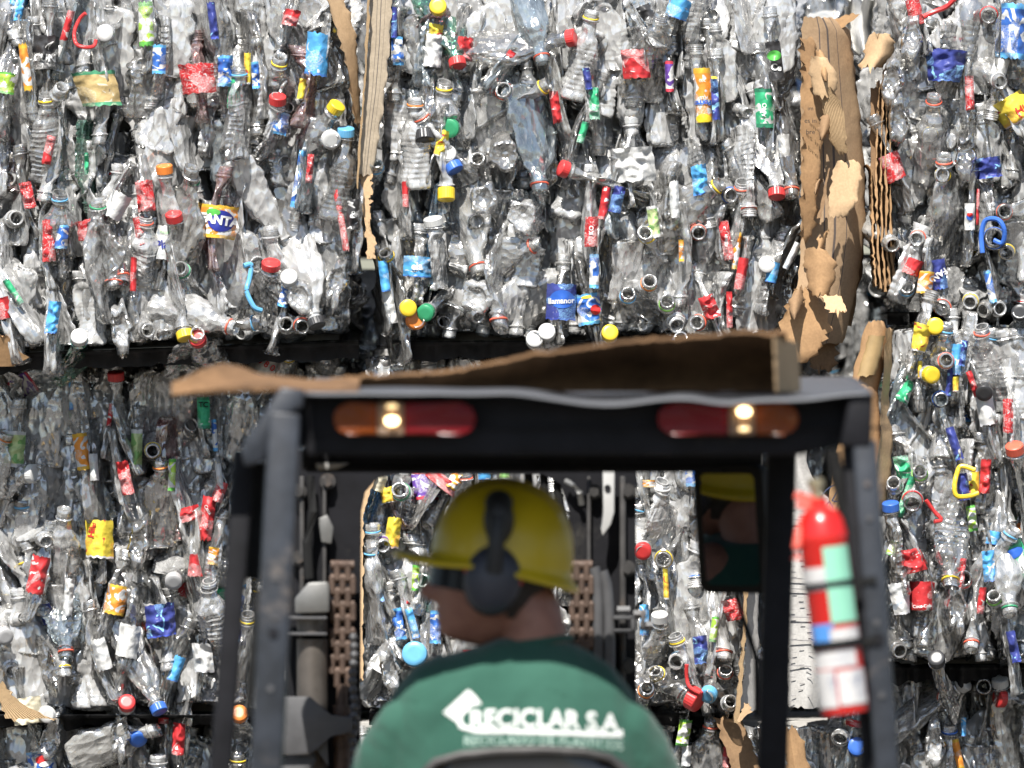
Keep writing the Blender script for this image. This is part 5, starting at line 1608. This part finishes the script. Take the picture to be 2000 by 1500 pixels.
o = roof_card('cardboard_sheet', big, 150, 10, KRAFT_ROOF, .006, '')
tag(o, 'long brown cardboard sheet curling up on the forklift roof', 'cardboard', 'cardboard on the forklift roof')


def flapr(u, v):
    p = P(1512 + 50 * v + 6 * u, 658 + 108 * u - 0 * v, G + .16)
    p.y = G + .08 + .14 * v + .05 * u
    p.z += .004 * noise.noise(Vector((u * 8, v * 6, 2))) - px(10) * v * (1 - u)
    return p


o = roof_card('cardboard_sheet', flapr, 14, 8, KRAFT_LIGHT, -.005, '')
tag(o, 'pale folded cardboard end at the right tip of the long sheet on the forklift roof', 'cardboard', 'cardboard on the forklift roof')


def tongue(u, v):
    x = 335 + (700 - 335) * u
    w_ = .012 + .16 * sm(0, .35, u)
    y = 772 - 16 * math.sin(min(1, u * 1.35) * 2.6) + 3 * noise.noise(Vector((u * 12, v * 3, 1)))
    Yb = G + .06
    p = P(x, y, Yb)
    p.y = Yb + w_ * v
    p.z += (.010 + .012 * math.exp(-((u - .25) / .16) ** 2)) * v * 2.0
    return p


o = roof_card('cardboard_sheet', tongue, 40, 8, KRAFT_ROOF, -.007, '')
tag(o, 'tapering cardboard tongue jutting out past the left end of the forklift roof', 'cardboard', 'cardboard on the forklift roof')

# ------------------------------------------------------------------ fire extinguisher
EXR = plain('extinguisher_red', (.48, .014, .010), .28, noise_amt=.06, nscale=12, dirt=(.30, .05, .03), dirt_lo=.66, coat=.4)
MINT = plain('sticker_mint', (.22, .50, .36), .5, noise_amt=.06)
STW = label_material('sticker_print', (.52, .51, .50), (.20, .22, .28), (.50, .16, .14), 'plain')
STB = plain('sticker_blue', (.07, .24, .58), .5, noise_amt=.2, nscale=18, dirt=(.5, .55, .62), dirt_lo=.58)
BRASS = plain('brass', (.45, .38, .25), .35, metal=.8)
EY = G - .015
top, bot = P(1607, 1046, EY), P(1651, 1392, EY)
ax = (bot - top).normalized()
ex = empty('fire_extinguisher', bot)
tag(ex, 'red fire extinguisher with mint and white stickers strapped inside the right rear post', 'fire extinguisher')
er = px(47, EY)
Hh = (bot - top).length
Mx = Matrix.Translation(bot) @ Vector((0, 0, 1)).rotation_difference(-ax).to_matrix().to_4x4()
EB = lambda mb, name, mat, par=None: mb.build(name, mat, ex if par is None else par, loc=-ex.location if par is None else Vector())
mb = MB()
mb.lathe([(0, .004), (er * .86, .004), (er * .97, 0), (er, .012), (er, Hh - .012), (er * 1.035, Hh - .008), (er * 1.035, Hh + .002), (er, Hh + .006), (er * .94, Hh + .024), (er * .74, Hh + .040), (er * .46, Hh + .050), (er * .36, Hh + .054), (er * .36, Hh + .064), (0, Hh + .064)], Mx, 40)
cyl = EB(mb, 'cylinder_body', EXR)


def ex_patch(name, x0, y0, x1, y1, mat, off=.0012):
    """Sticker wrapped on the cylinder, given by its photo rectangle."""
    V, F = [], []
    nu, nv = 12, 12
    for j in range(nv + 1):
        yy = y0 + (y1 - y0) * j / nv
        t_ = (yy - 1046) / (1392 - 1046)
        xc = 1607 + 44 * t_
        for i in range(nu + 1):
            xx = x0 + (x1 - x0) * i / nu + 44 * (t_ - (y0 - 1046) / 346)
            s_ = max(-1, min(1, (xx - xc) / 47.0))
            a = math.asin(s_)
            lz = Hh * (1 - t_)
            V.append(Mx @ Vector((math.sin(a) * (er + off), -math.cos(a) * (er + off), lz)))
    for j in range(nv):
        for i in range(nu):
            a = j * (nu + 1) + i; F.append((a, a + nu + 1, a + nu + 2, a + 1))
    uv = [((i % (nu + 1)) / nu * px(x1 - x0) / .05, (i // (nu + 1)) / nv) for i in range(len(V))]
    return link(name, mesh_from(name, V, F, (mat,), uv=uv), ex, -ex.location)


ex_patch('sticker', 1567, 1104, 1626, 1150, STW)['label'] = 'white sticker band'
ex_patch('sticker', 1604, 1068, 1652, 1216, MINT, .002)['label'] = 'mint green sticker'
ex_patch('sticker', 1586, 1216, 1625, 1262, STB)['label'] = 'blue sticker'
ex_patch('sticker', 1618, 1226, 1672, 1262, STW, .002)
ex_patch('sticker', 1590, 1268, 1668, 1302, STW)
ex_patch('sticker', 1590, 1302, 1628, 1378, STW, .002)
ex_patch('sticker', 1632, 1306, 1682, 1376, STW, .0024)['label'] = 'large white sticker'
for yy, rr in ((1140, .0045), (1258, .0075)):
    t_ = (yy - 1046) / 346
    mb = MB()
    mb.lathe([(er + .001, -rr), (er + .004, -rr), (er + .004, rr), (er + .001, rr)], Mx @ Matrix.Translation((0, 0, Hh * (1 - t_))), 40)
    mb.bar(P(1640, yy, EY + .02), P(1712, yy - 8, G - .006), .012, .004)
    EB(mb, 'mounting_strap', RUBBER)
mb = MB(); mb.lathe([(.011, Hh + .062), (.011, Hh + .082), (.015, Hh + .084), (.015, Hh + .098), (0, Hh + .1)], Mx, 16)
EB(mb, 'valve', BRASS)
mb = MB(); q = P(1618, 1000, EY); mb.lathe([(0, -.004), (.011, -.004), (.013, 0), (.013, .006), (0, .006)], Matrix.Translation((q.x, q.y - .012, q.z)) @ Matrix.Rotation(R(-90), 4, 'X'), 18)
EB(mb, 'pressure_gauge', STW)
LEV = plain('lever_red', (.62, .10, .07), .5, noise_amt=.1)
mb = MB(); mb.bar(P(1552, 966, EY), P(1608, 984, EY), .014, .020, .002); mb.bar(P(1556, 984, EY), P(1612, 1000, EY), .012, .018, .002)
EB(mb, 'lever_handle', LEV)
mb = MB(); mb.tube([P(1590, 1000, EY), P(1572, 1012, EY), P(1562, 1036, EY - .01), P(1556, 1070, EY - .02), P(1556, 1092, EY - .02)], [.009, .0085, .008, .008, .010], 10)
EB(mb, 'discharge_hose', LEV)
# ------------------------------------------------------------------ the driver
HY = -2.0
pr = empty('person', (0.03, -1.95, .99))
tag(pr, 'driver in a green printed t-shirt and yellow hard hat with ear defenders, head turned left', 'person')
SKIN, snt, sout = new_mat('skin')
sb_ = N(snt, 'ShaderNodeBsdfPrincipled', Roughness=.5)
sb_.inputs['Subsurface Weight'].default_value = .12
sb_.inputs['Subsurface Radius'].default_value = (.012, .005, .003)
stc = N(snt, 'ShaderNodeTexCoord'); sn = N(snt, 'ShaderNodeTexNoise', Scale=40.0, Detail=4.0); L(snt, stc.outputs['Object'], sn.inputs['Vector'])
L(snt, ramp(snt, sn.outputs[0], [(.3, (.25, .11, .075)), (.7, (.33, .155, .105))]), sb_.inputs['Base Color'])
sbp = N(snt, 'ShaderNodeBump', Strength=.2, Distance=.002); L(snt, sn.outputs[0], sbp.inputs['Height']); L(snt, sbp.outputs[0], sb_.inputs['Normal'])
L(snt, sb_.outputs[0], sout.inputs[0])
HAIR = plain('dark_hair', (.022, .015, .011), .6, noise_amt=.5, nscale=160, bump=.8)
HELM = plain('helmet_yellow', (.58, .42, .010), .4, noise_amt=.06, nscale=14, dirt=(.40, .28, .05), dirt_lo=.55, coat=.1, bump=.15)
MUFF = plain('muff_plastic', (.035, .038, .052), .45, noise_amt=.15, nscale=20)
MUFFB = plain('muff_black', (.012, .012, .013), .5, noise_amt=.2, nscale=30)
GLASSES = plain('glasses_dark', (.005, .005, .007), .25, noise_amt=.1, spec=.3)
DOTR = plain('muff_mark', (.62, .06, .03), .5)

HC = P(960, 1133, HY)
PITCH, YAW = R(9), R(0)
fwd = Vector((-math.cos(YAW) * math.cos(PITCH), math.sin(YAW) * math.cos(PITCH), math.sin(PITCH)))
left = Vector((-math.sin(YAW), -math.cos(YAW), 0))
upv = fwd.cross(left) * -1
if upv.z < 0:
    upv = -upv
HM = Matrix((fwd, left, upv)).transposed().to_4x4()
HM.translation = HC


def head_pt(a, e, off=0.0):
    """a: angle from the face round to the left, e: elevation; local (forward, left, up)."""
    x, y, z = math.cos(e) * math.cos(a), math.cos(e) * math.sin(a), math.sin(e)
    hx, hy, hz = .098 + off, .077 + off, .118 + off
    ce = math.cos(e)
    if z < 0 and math.cos(a) > 0:      # fuller jaw and chin than an egg's
        k = math.cos(a) ** 1.2
        x = (ce ** .50 * k + ce * (1 - k)) * math.cos(a)
    px_, py_, pz_ = x * hx, y * hy, z * hz
    low = max(0.0, -z)
    py_ *= 1 - .22 * low ** 1.5
    if px_ < 0:
        px_ *= 1 - .42 * low
    f = max(0.0, math.cos(a)) ** 2
    # flatter face plane, brow, sockets, nose, lips, chin
    px_ -= .010 * f * math.exp(-((pz_ - .002) / .018) ** 2)
    px_ += .006 * f * math.exp(-((pz_ - .026) / .012) ** 2)
    px_ -= .010 * f * max(0.0, min(1.0, (-pz_ - .02) / .06)) * (1 - math.exp(-((pz_ + .108) / .02) ** 2))
    if x > 0:
        nz_ = pz_
        nose = max(0.0, min(1.0, (.010 - nz_) / .056)) if nz_ > -.046 else max(0.0, 1 - (-.046 - nz_) / .009)
        px_ += .036 * nose * math.exp(-(py_ / (.012 + .008 * nose)) ** 2)
        px_ += .011 * math.exp(-((pz_ + .071) / .008) ** 2) * math.exp(-(py_ / .022) ** 2)
        px_ += .010 * math.exp(-((pz_ + .085) / .007) ** 2) * math.exp(-(py_ / .020) ** 2)
        px_ -= .006 * math.exp(-((pz_ + .078) / .003) ** 2) * math.exp(-(py_ / .022) ** 2)
        px_ += .010 * math.exp(-((pz_ + .106) / .012) ** 2) * math.exp(-(py_ / .026) ** 2)
    return Vector((px_, py_, pz_))


def grid_ball(bm, fn, na=64, ne=44):
    rings = []
    for j in range(1, ne):
        e = -math.pi / 2 + math.pi * j / ne
        rings.append([bm.verts.new(fn(2 * math.pi * k / na, e)) for k in range(na)])
    b, t_ = bm.verts.new(fn(0, -math.pi / 2)), bm.verts.new(fn(0, math.pi / 2))
    for k in range(na):
        bm.faces.new((b, rings[0][(k + 1) % na], rings[0][k]))
        bm.faces.new((t_, rings[-1][k], rings[-1][(k + 1) % na]))
        for p, q in zip(rings, rings[1:]):
            bm.faces.new((p[k], p[(k + 1) % na], q[(k + 1) % na], q[k]))


def ball(mb, c, r, seg=16):
    m = Matrix.Translation(c) @ (Matrix.Diagonal((*r, 1)) if hasattr(r, '__len__') else Matrix.Diagonal((r, r, r, 1)))
    bmesh.ops.create_uvsphere(mb.bm, u_segments=seg, v_segments=seg // 2 + 2, radius=1, matrix=m)


def limb(mb, pts, rs, seg=16):
    for p, r in zip(pts, rs):
        ball(mb, p, r, seg)
    for (a, ra), (b, rb) in zip(zip(pts, rs), list(zip(pts, rs))[1:]):
        mb.cyl(a, b, ra, rb, seg)


def loft(mb, rows, seg=40, p_=2.4):
    """rows: (centre, half width, half depth)"""
    rings = []
    for c, w_, d in rows:
        rg = []
        for k in range(seg):
            a = 2 * math.pi * k / seg
            ca, sa = math.cos(a), math.sin(a)
            rg.append(mb.bm.verts.new((c[0] + w_ * math.copysign(abs(ca) ** (2 / p_), ca), c[1] + d * math.copysign(abs(sa) ** (2 / p_), sa), c[2])))
        rings.append(rg)
    for a, b in zip(rings, rings[1:]):
        for k in range(seg):
            mb.bm.faces.new((a[k], a[(k + 1) % seg], b[(k + 1) % seg], b[k]))
    mb.bm.faces.new(rings[0][::-1]); mb.bm.faces.new(rings[-1])


def fuse(mb, voxel, smooth):
    """One continuous surface out of overlapping volumes."""
    bmesh.ops.recalc_face_normals(mb.bm, faces=mb.bm.faces[:])
    me = bpy.data.meshes.new('fuse'); mb.bm.to_mesh(me); mb.bm.free()
    o = bpy.data.objects.new('fuse', me); COL.objects.link(o)
    md = o.modifiers.new('r', 'REMESH'); md.mode = 'VOXEL'; md.voxel_size = voxel
    ms = o.modifiers.new('s', 'SMOOTH'); ms.factor = .5; ms.iterations = smooth
    dg = bpy.context.evaluated_depsgraph_get(); dg.update()
    out = bpy.data.meshes.new_from_object(o.evaluated_get(dg))
    bpy.data.objects.remove(o); bpy.data.meshes.remove(me)
    out.polygons.foreach_set('use_smooth', [True] * len(out.polygons))
    return out


Q = lambda x, y, dy=0.0: pt(x, y, HY, dy)
LSH, RSH = Q(795, 1412, -.025), Q(1220, 1415, -.025)
LEL, REL = Q(716, 1650, .08), Q(1292, 1650, .08)
LHD, RHD = Vector((-.13, -1.42, 1.20)), Vector((.19, -1.42, 1.20))

# body
mb = MB()
grid_ball(mb.bm, lambda a, e: HM @ head_pt(a, e))
for s_ in (1, -1):      # ears
    m = HM @ Matrix.Translation((-.008, s_ * .076, .0)) @ Matrix.Diagonal((.018, .008, .032, 1))
    bmesh.ops.create_uvsphere(mb.bm, u_segments=12, v_segments=8, radius=1, matrix=m)
limb(mb, [Q(1030, 1185, .0), Q(1042, 1235, .0), Q(1046, 1300, .005)], [.056, .058, .066], 24)
zc = lambda y: P(0, y, HY).z
loft(mb, [((Q(1008, 0).x, HY + .01, z), w_, d) for z, w_, d in ((zc(1285), .10, .06), (zc(1330), .17, .085), (zc(1400), .20, .10), (zc(1550), .195, .105), (1.28, .17, .10), (1.12, .165, .105), (1.0, .18, .12))])
ball(mb, Q(1010, 1345, .085), (.075, .05, .09))
for S_, E_, H_, sg in ((LSH, LEL, LHD, -1), (RSH, REL, RHD, 1)):
    limb(mb, [S_ + Vector((0, 0, -.02)), S_.lerp(E_, .5), E_], [.034, .044, .040])
    limb(mb, [E_, E_.lerp(H_, .35), H_], [.040, .041, .026])
    d = (H_ - E_).normalized()
    pal = H_ + d * .045
    bmesh.ops.create_uvsphere(mb.bm, u_segments=14, v_segments=10, radius=1, matrix=Matrix.Translation(pal) @ Vector((1, 0, 0)).rotation_difference(d).to_matrix().to_4x4() @ Matrix.Diagonal((.050, .040, .016, 1)))
    side = d.cross(Vector((0, 0, 1))).normalized()
    dn = d.cross(side).normalized(); dn = dn if dn.z < 0 else -dn
    for k, ln in enumerate((.9, 1.0, .95, .75)):
        b0 = pal + d * .040 + side * (-.027 + .018 * k)
        limb(mb, [b0, b0 + (d * .030 + dn * .012) * ln, b0 + (d * .034 + dn * .040) * ln, b0 + (d * .012 + dn * .055) * ln], [.009, .0085, .008, .007], 8)
    b0 = pal - d * .012 - side * .034 * sg
    limb(mb, [b0, b0 + d * .026 - side * .018 * sg + dn * .006, b0 + d * .050 - side * .012 * sg + dn * .020], [.011, .010, .008], 8)
for sg in (-1, 1):
    hip, knee, ank = Vector((.03 + sg * .10, -1.93, 1.03)), Vector((.03 + sg * .15, -1.47, 1.06)), Vector((.03 + sg * .14, -1.33, .66))
    limb(mb, [hip, hip.lerp(knee, .5), knee], [.085, .075, .057]); limb(mb, [knee, knee.lerp(ank, .3), ank], [.055, .056, .036])
    limb(mb, [ank, ank + Vector((0, .10, -.04))], [.04, .032])
body = link('body', fuse(mb, .0045, 2), pr, -pr.location)
body.data.materials.clear(); body.data.materials.append(SKIN)

# trousers and boots
mb = MB()
for sg in (-1, 1):
    hip, knee, ank = Vector((.03 + sg * .10, -1.93, 1.03)), Vector((.03 + sg * .15, -1.47, 1.06)), Vector((.03 + sg * .14, -1.33, .70))
    limb(mb, [Vector((.03 + sg * .05, -1.95, 1.05)), hip, hip.lerp(knee, .5), knee], [.12, .105, .092, .074]); limb(mb, [knee, ank], [.072, .058])
tr = link('trousers', fuse(mb, .01, 4), pr, -pr.location); tr.data.materials.clear(); tr.data.materials.append(plain('work_trousers', (.03, .04, .07), .85, noise_amt=.2))
mb = MB()
for sg in (-1, 1):
    a = Vector((.03 + sg * .14, -1.34, .66)); limb(mb, [a + Vector((0, 0, .06)), a, a + Vector((0, .16, -.05))], [.055, .055, .045])
bo_ = link('boots', fuse(mb, .008, 3), pr, -pr.location); bo_.data.materials.clear(); bo_.data.materials.append(RUBBER)

# t-shirt
SHIRT, tnt, tout = new_mat('shirt_green')
tb = N(tnt, 'ShaderNodeBsdfPrincipled', Roughness=.9); tb.inputs['Specular IOR Level'].default_value = .15
tb.inputs['Sheen Weight'].default_value = .15
ttc = N(tnt, 'ShaderNodeTexCoord'); tn = N(tnt, 'ShaderNodeTexNoise', Scale=9.0, Detail=4.0); L(tnt, ttc.outputs['Object'], tn.inputs['Vector'])
L(tnt, ramp(tnt, tn.outputs[0], [(.3, (.025, .080, .058)), (.7, (.034, .100, .073))]), tb.inputs['Base Color'])
tm_ = N(tnt, 'ShaderNodeMapping'); tm_.inputs['Rotation'].default_value = (0, R(28), 0); tm_.inputs['Scale'].default_value = (11, 6, 3.2)
L(tnt, ttc.outputs['Object'], tm_.inputs[0])
tn2 = N(tnt, 'ShaderNodeTexNoise', Scale=1.0, Detail=2.0, Distortion=.6); L(tnt, tm_.outputs[0], tn2.inputs['Vector'])
tn3 = N(tnt, 'ShaderNodeTexNoise', Scale=420.0, Detail=1.0); L(tnt, ttc.outputs['Object'], tn3.inputs['Vector'])
tbp = N(tnt, 'ShaderNodeBump', Strength=.55, Distance=.03); L(tnt, tn2.outputs[0], tbp.inputs['Height'])
tbp2 = N(tnt, 'ShaderNodeBump', Strength=.2, Distance=.001); L(tnt, tn3.outputs[0], tbp2.inputs['Height']); L(tnt, tbp.outputs[0], tbp2.inputs['Normal'])
L(tnt, tbp2.outputs[0], tb.inputs['Normal']); L(tnt, tb.outputs[0], tout.inputs[0])
mb = MB()
srows = []
for y, xl, xr, d in ((1248, 992, 1098, .068), (1257, 950, 1108, .076), (1268, 900, 1130, .086), (1285, 850, 1158, .098), (1310, 805, 1196, .113), (1345, 775, 1232, .126), (1390, 758, 1252, .136), (1450, 752, 1258, .142), (1520, 752, 1258, .142), (1640, 762, 1250, .138), (1800, 790, 1222, .132), (2020, 800, 1212, .140), (2090, 800, 1212, .145)):
    srows.append((((P(xl, y, HY).x + P(xr, y, HY).x) / 2, HY + .012, zc(y)), (P(xr, y, HY).x - P(xl, y, HY).x) / 2, d))
loft(mb, srows[::-1])
for S_, E_ in ((LSH, LEL), (RSH, REL)):
    limb(mb, [S_ + Vector((0, 0, -.005)), S_.lerp(E_, .28), S_.lerp(E_, .62)], [.050, .064, .070], 24)
sme = fuse(mb, .006, 10)
for v in sme.vertices:      # folds pulled towards the armpits
    c_ = v.co
    t_ = (c_.x - P(1000, 0, HY).x) / .25
    k = min(1, abs(t_))
    f_ = noise.noise(Vector((c_.x * 11 + c_.z * 9 * (1 if t_ > 0 else -1), c_.z * 5 - abs(t_), c_.y * 4)))
    r_ = 1 - abs(noise.noise(Vector((c_.x * 16 + c_.z * 17, c_.z * 4, 7.7))))
    g_ = 1 - abs(noise.noise(Vector(((c_.x * .8 - c_.z * .6) * 10, (c_.x * .6 + c_.z * .8) * 3.2, 4.1)))) * 2
    v.co += v.normal * (.003 * f_ + .006 * k * k * (r_ - .6) + .010 * max(0, g_ - .25))
shirt = link('t_shirt', sme, pr, -pr.location); sme.materials.clear(); sme.materials.append(SHIRT)
from mathutils.bvhtree import BVHTree
sbm = bmesh.new(); sbm.from_mesh(sme); SB = BVHTree.FromBMesh(sbm); sbm.free()


def on_back(x, z, off):
    h = SB.ray_cast(Vector((x, HY - 1, z)), Vector((0, 1, 0)))
    y = h[0].y if h[0] is not None else HY
    return Vector((x, y - off, z))


def on_shirt(name, v, f, mat, off=.0016):
    v, f = subdiv2d(v, f, .008)
    me = mesh_from(name, [on_back(a, b, off) for a, b in v], f, (mat,))
    bm = bmesh.new(); bm.from_mesh(me)
    for q in bm.faces:
        if q.normal.y > 0:
            q.normal_flip()
    bm.to_mesh(me); bm.free()
    return link(name, me, shirt)


PRINT = plain('shirt_print', (.74, .76, .73), .7, noise_amt=.06, nscale=60, dirt=(.35, .45, .40), dirt_lo=.70)
PRINT2 = plain('shirt_print_faded', (.34, .46, .40), .8, noise_amt=.15, nscale=60, dirt=(.06, .2, .14), dirt_lo=.56)


def shirt_text(s, cx, cy, w_, h_, mat, tilt, bold):
    v, f = text_verts(s, 1.0, bold)
    A = np.array(v); lo, hi = A.min(0), A.max(0)
    c_ = P(cx, cy, HY)
    W_, H_ = px(w_, HY), px(h_, HY)
    out = []
    for a, b in v:
        X = (a - (lo[0] + hi[0]) / 2) / (hi[0] - lo[0]) * W_; Z = (b - (lo[1] + hi[1]) / 2) / (hi[1] - lo[1]) * H_
        t_ = math.tan(R(tilt))
        out.append((c_.x + X, c_.z + Z - X * t_ - .10 * X * X / W_))
    on_shirt('printed_lettering', out, f, mat)


shirt_text('RECICLAR S.A.', 1068, 1399, 296, 37, PRINT, 2.0, .018)
shirt_text('RECICLADO DE PLASTICOS', 1062, 1440, 308, 19, PRINT2, 2.0, .01)


def shirt_poly(name, pts, mat, off=.0016):
    v = [(P(x, y, HY).x, P(x, y, HY).z) for x, y in pts]
    on_shirt(name, v, [tuple(range(len(v)))], mat, off)


shirt_poly('printed_emblem', [(866, 1388), (915, 1343), (926, 1352), (941, 1371), (922, 1374), (905, 1383), (897, 1396), (899, 1410)], PRINT)
strip = []
up = [(918, 1382), (905, 1391), (902, 1403), (910, 1413), (935, 1418), (1000, 1419), (1100, 1422), (1214, 1428)]
dn_ = [(918, 1376), (898, 1386), (891, 1402), (899, 1418), (930, 1426), (1000, 1427), (1100, 1430), (1216, 1436)]
vv = [(P(x, y, HY).x, P(x, y, HY).z) for x, y in up + dn_]
on_shirt('printed_underline', vv, [(i, i + 1, i + 1 + len(up), i + len(up)) for i in range(len(up) - 1)], PRINT, .0022)

mb = MB()
cc = Q(1046, 1256)
mb.tube([Vector((cc.x + .062 * math.cos(a), HY + .008 + .062 * math.sin(a), cc.z + .004 - .020 * max(0, math.sin(a)) + .006 * math.cos(a))) for a in [2 * math.pi * k / 30 for k in range(31)]], .0065, 8)
co_ = mb.build('collar', SHIRT, shirt)
# hair, glasses
bm = bmesh.new()
grid_ball(bm, lambda a, e: head_pt(a, e, .006 + .003 * noise.noise(Vector((math.cos(a) * 9, math.sin(a) * 9, e * 9)))), 64, 44)
kill = [f for f in bm.faces if (f.calc_center_median().x > .012 - .05 * (f.calc_center_median().z < .03) or f.calc_center_median().z < -.062)]
bmesh.ops.delete(bm, geom=kill, context='FACES')
bmesh.ops.transform(bm, matrix=HM, verts=bm.verts[:])
me = bpy.data.meshes.new('hair'); bm.to_mesh(me); bm.free(); me.materials.append(HAIR); me.polygons.foreach_set('use_smooth', [True] * len(me.polygons))
link('hair', me, pr, -pr.location)
HL = lambda f_, l_, u_: HM @ Vector((f_, l_, u_))
V, F = [], []
for j in range(9):
    for i in range(41):
        a = R(-68 + 136 * i / 40)
        zz = .022 - .050 * j / 8
        sag = .010 * (abs(a) / R(68)) ** 2
        V.append(HL(.104 * math.cos(a) + .006, .080 * math.sin(a), zz + sag * (0 if j < 4 else -.2) + .004))
for j in range(8):
    for i in range(40):
        if j in (6, 7) and abs(i - 20) < 3:
            continue
        a = j * 41 + i; F.append((a, a + 1, a + 42, a + 41))
gl_ = link('safety_glasses', mesh_from('safety_glasses', V, F, (GLASSES,)), pr, -pr.location)
mb = MB()
for s_ in (1, -1):
    mb.tube([HL(.045, s_ * .076, .020), HL(.0, s_ * .084, .018), HL(-.03, s_ * .084, .010)], .0055, 8)
mb.build('temple_arm', GLASSES, gl_)

# hard hat
def helm_pt(a, t, out=0.0):
    """t 0 crown .. 1 rim"""
    fr_, bk, sd, hh = .122, .130, .110, .148
    ca, sa = math.cos(a), math.sin(a)
    rx = fr_ if ca > 0 else bk
    ph = t * math.pi / 2
    rr = math.sin(ph) ** .86
    zz = hh * math.cos(ph) ** .92 if ph < math.pi / 2 else 0
    x, y = (rx + out) * rr * ca, (sd + out) * rr * sa
    rid = math.exp(-(y / .012) ** 2) * .006 * sm(0, .3, 1 - t) if abs(ca) > .05 or t < .5 else 0
    rid += math.exp(-((abs(y) - .045) / .008) ** 2) * .003 * sm(0, .3, 1 - t)
    return Vector((x - .008, y, zz + out + rid + .028))


V, F = [], []
na, nt_ = 72, 22
for j in range(nt_ + 1):
    for k in range(na):
        V.append(helm_pt(2 * math.pi * k / na, max(.001, j / nt_)))
def rim_pt(a, k):
    p = helm_pt(a, 1)
    ca = math.cos(a)
    ext = (.010 + .054 * max(0, ca) ** 2.2 + .006 * max(0, -ca)) * k
    d = Vector((math.cos(a), math.sin(a), 0))
    return p + d * ext + Vector((0, 0, -.004 * k - .012 * k * max(0, ca) ** 3 * (math.sin(a) ** 2 * 3) - .016 * k * max(0, -ca)))
for kk in (.35, .7, 1.0):
    for k in range(na):
        V.append(rim_pt(2 * math.pi * k / na, kk))
for k in range(na):
    V.append(rim_pt(2 * math.pi * k / na, 1.0) + Vector((0, 0, -.007)))
nj = nt_ + 5
for j in range(nj - 1):
    for k in range(na):
        a, b = j * na + k, j * na + (k + 1) % na
        F.append((a, a + na, b + na, b))
V = [HM @ v for v in V]
me = mesh_from('hard_hat', V, F, (HELM,))
hat = link('hard_hat', me, pr, -pr.location)
sol = hat.modifiers.new('s', 'SOLIDIFY'); sol.thickness = .004; sol.offset = -1
for s_ in (-1, 1):
    mb = MB()
    m = HM @ Matrix.Translation((-.002, s_ * .100, .004)) @ Matrix.Diagonal((1, s_, 1, 1))
    bmesh.ops.create_uvsphere(mb.bm, u_segments=24, v_segments=16, radius=1, matrix=m @ Matrix.Diagonal((.050, .030, .062, 1)))
    ear = mb.build('ear_defender', MUFF, pr, loc=-pr.location)
    mb = MB()
    m = HM @ Matrix.Translation((-.002, s_ * .084, .004))
    bmesh.ops.create_uvsphere(mb.bm, u_segments=24, v_segments=12, radius=1, matrix=m @ Matrix.Diagonal((.053, .014, .066, 1)))
    mb.tube([HL(-.002, s_ * .120, .02), HL(.0, s_ * .130, .05), HL(.004, s_ * .126, .085), HL(.006, s_ * .116, .11)], [.018, .013, .016, .018], 12)
    ball(mb, HL(.004, s_ * .106, .108), (.027, .022, .044))
    ball(mb, HL(.008, s_ * .098, .135), (.025, .018, .026))
    mb.build('ear_arm', MUFFB, ear)
for q_ in ((-.050, .103, .006), (.046, .103, .012)):
    mb = MB(); ball(mb, HL(*q_), .005, 10); mb.build('orange_pin', DOTR, ear)
SKY_STRENGTH, SUN_STRENGTH, EXPOSURE = .07, 5.0, .92
# ------------------------------------------------------------------ light and camera
SUN_EL, SUN_AZ = 53.0, 12.0      # elevation; degrees left of the camera's back
w = bpy.data.worlds.new('World'); scene.world = w; w.use_nodes = True
nt = w.node_tree
bg = nt.nodes['Background']
sky = nt.nodes.new('ShaderNodeTexSky'); sky.sky_type = 'NISHITA'; sky.sun_disc = False
to_sun = Vector((-math.sin(R(SUN_AZ)) * math.cos(R(SUN_EL)), -math.cos(R(SUN_AZ)) * math.cos(R(SUN_EL)), math.sin(R(SUN_EL))))
sky.sun_elevation = R(SUN_EL)
sky.sun_rotation = math.atan2(to_sun.x, to_sun.y)
nt.links.new(sky.outputs[0], bg.inputs[0]); bg.inputs[1].default_value = SKY_STRENGTH
sl = bpy.data.lights.new('sun', 'SUN'); sl.energy = SUN_STRENGTH; sl.angle = R(.5); sl.color = (1, .96, .90)
so = bpy.data.objects.new('sun', sl); COL.objects.link(so)
so.rotation_euler = (-to_sun).to_track_quat('-Z', 'Y').to_euler(); so.location = (0, -5, 12)

cam = bpy.data.cameras.new('camera'); co = bpy.data.objects.new('camera', cam); COL.objects.link(co)
co.location = (0, CAM_Y, CAM_Z); co.rotation_euler = (R(90), 0, 0)
cam.sensor_width = 36; cam.lens = 360; cam.clip_end = 2000; cam.clip_start = .5
cam.dof.use_dof = True; cam.dof.focus_distance = 20.0; cam.dof.aperture_fstop = 2.9
scene.camera = co
scene.view_settings.view_transform = 'Standard'; scene.view_settings.look = 'None'
scene.view_settings.gamma = 1; scene.view_settings.use_curve_mapping = False
scene.view_settings.exposure = EXPOSURE
cy = scene.cycles
cy.max_bounces = 10; cy.transparent_max_bounces = 14; cy.diffuse_bounces = 2; cy.glossy_bounces = 2; cy.transmission_bounces = 4
cy.sample_clamp_indirect = 6; cy.sample_clamp_direct = 0
cy.use_denoising = True
try:
    cy.denoiser = 'OPENIMAGEDENOISE'; cy.denoising_prefilter = 'ACCURATE'
except Exception:
    pass
cy.caustics_reflective = False; cy.caustics_refractive = False
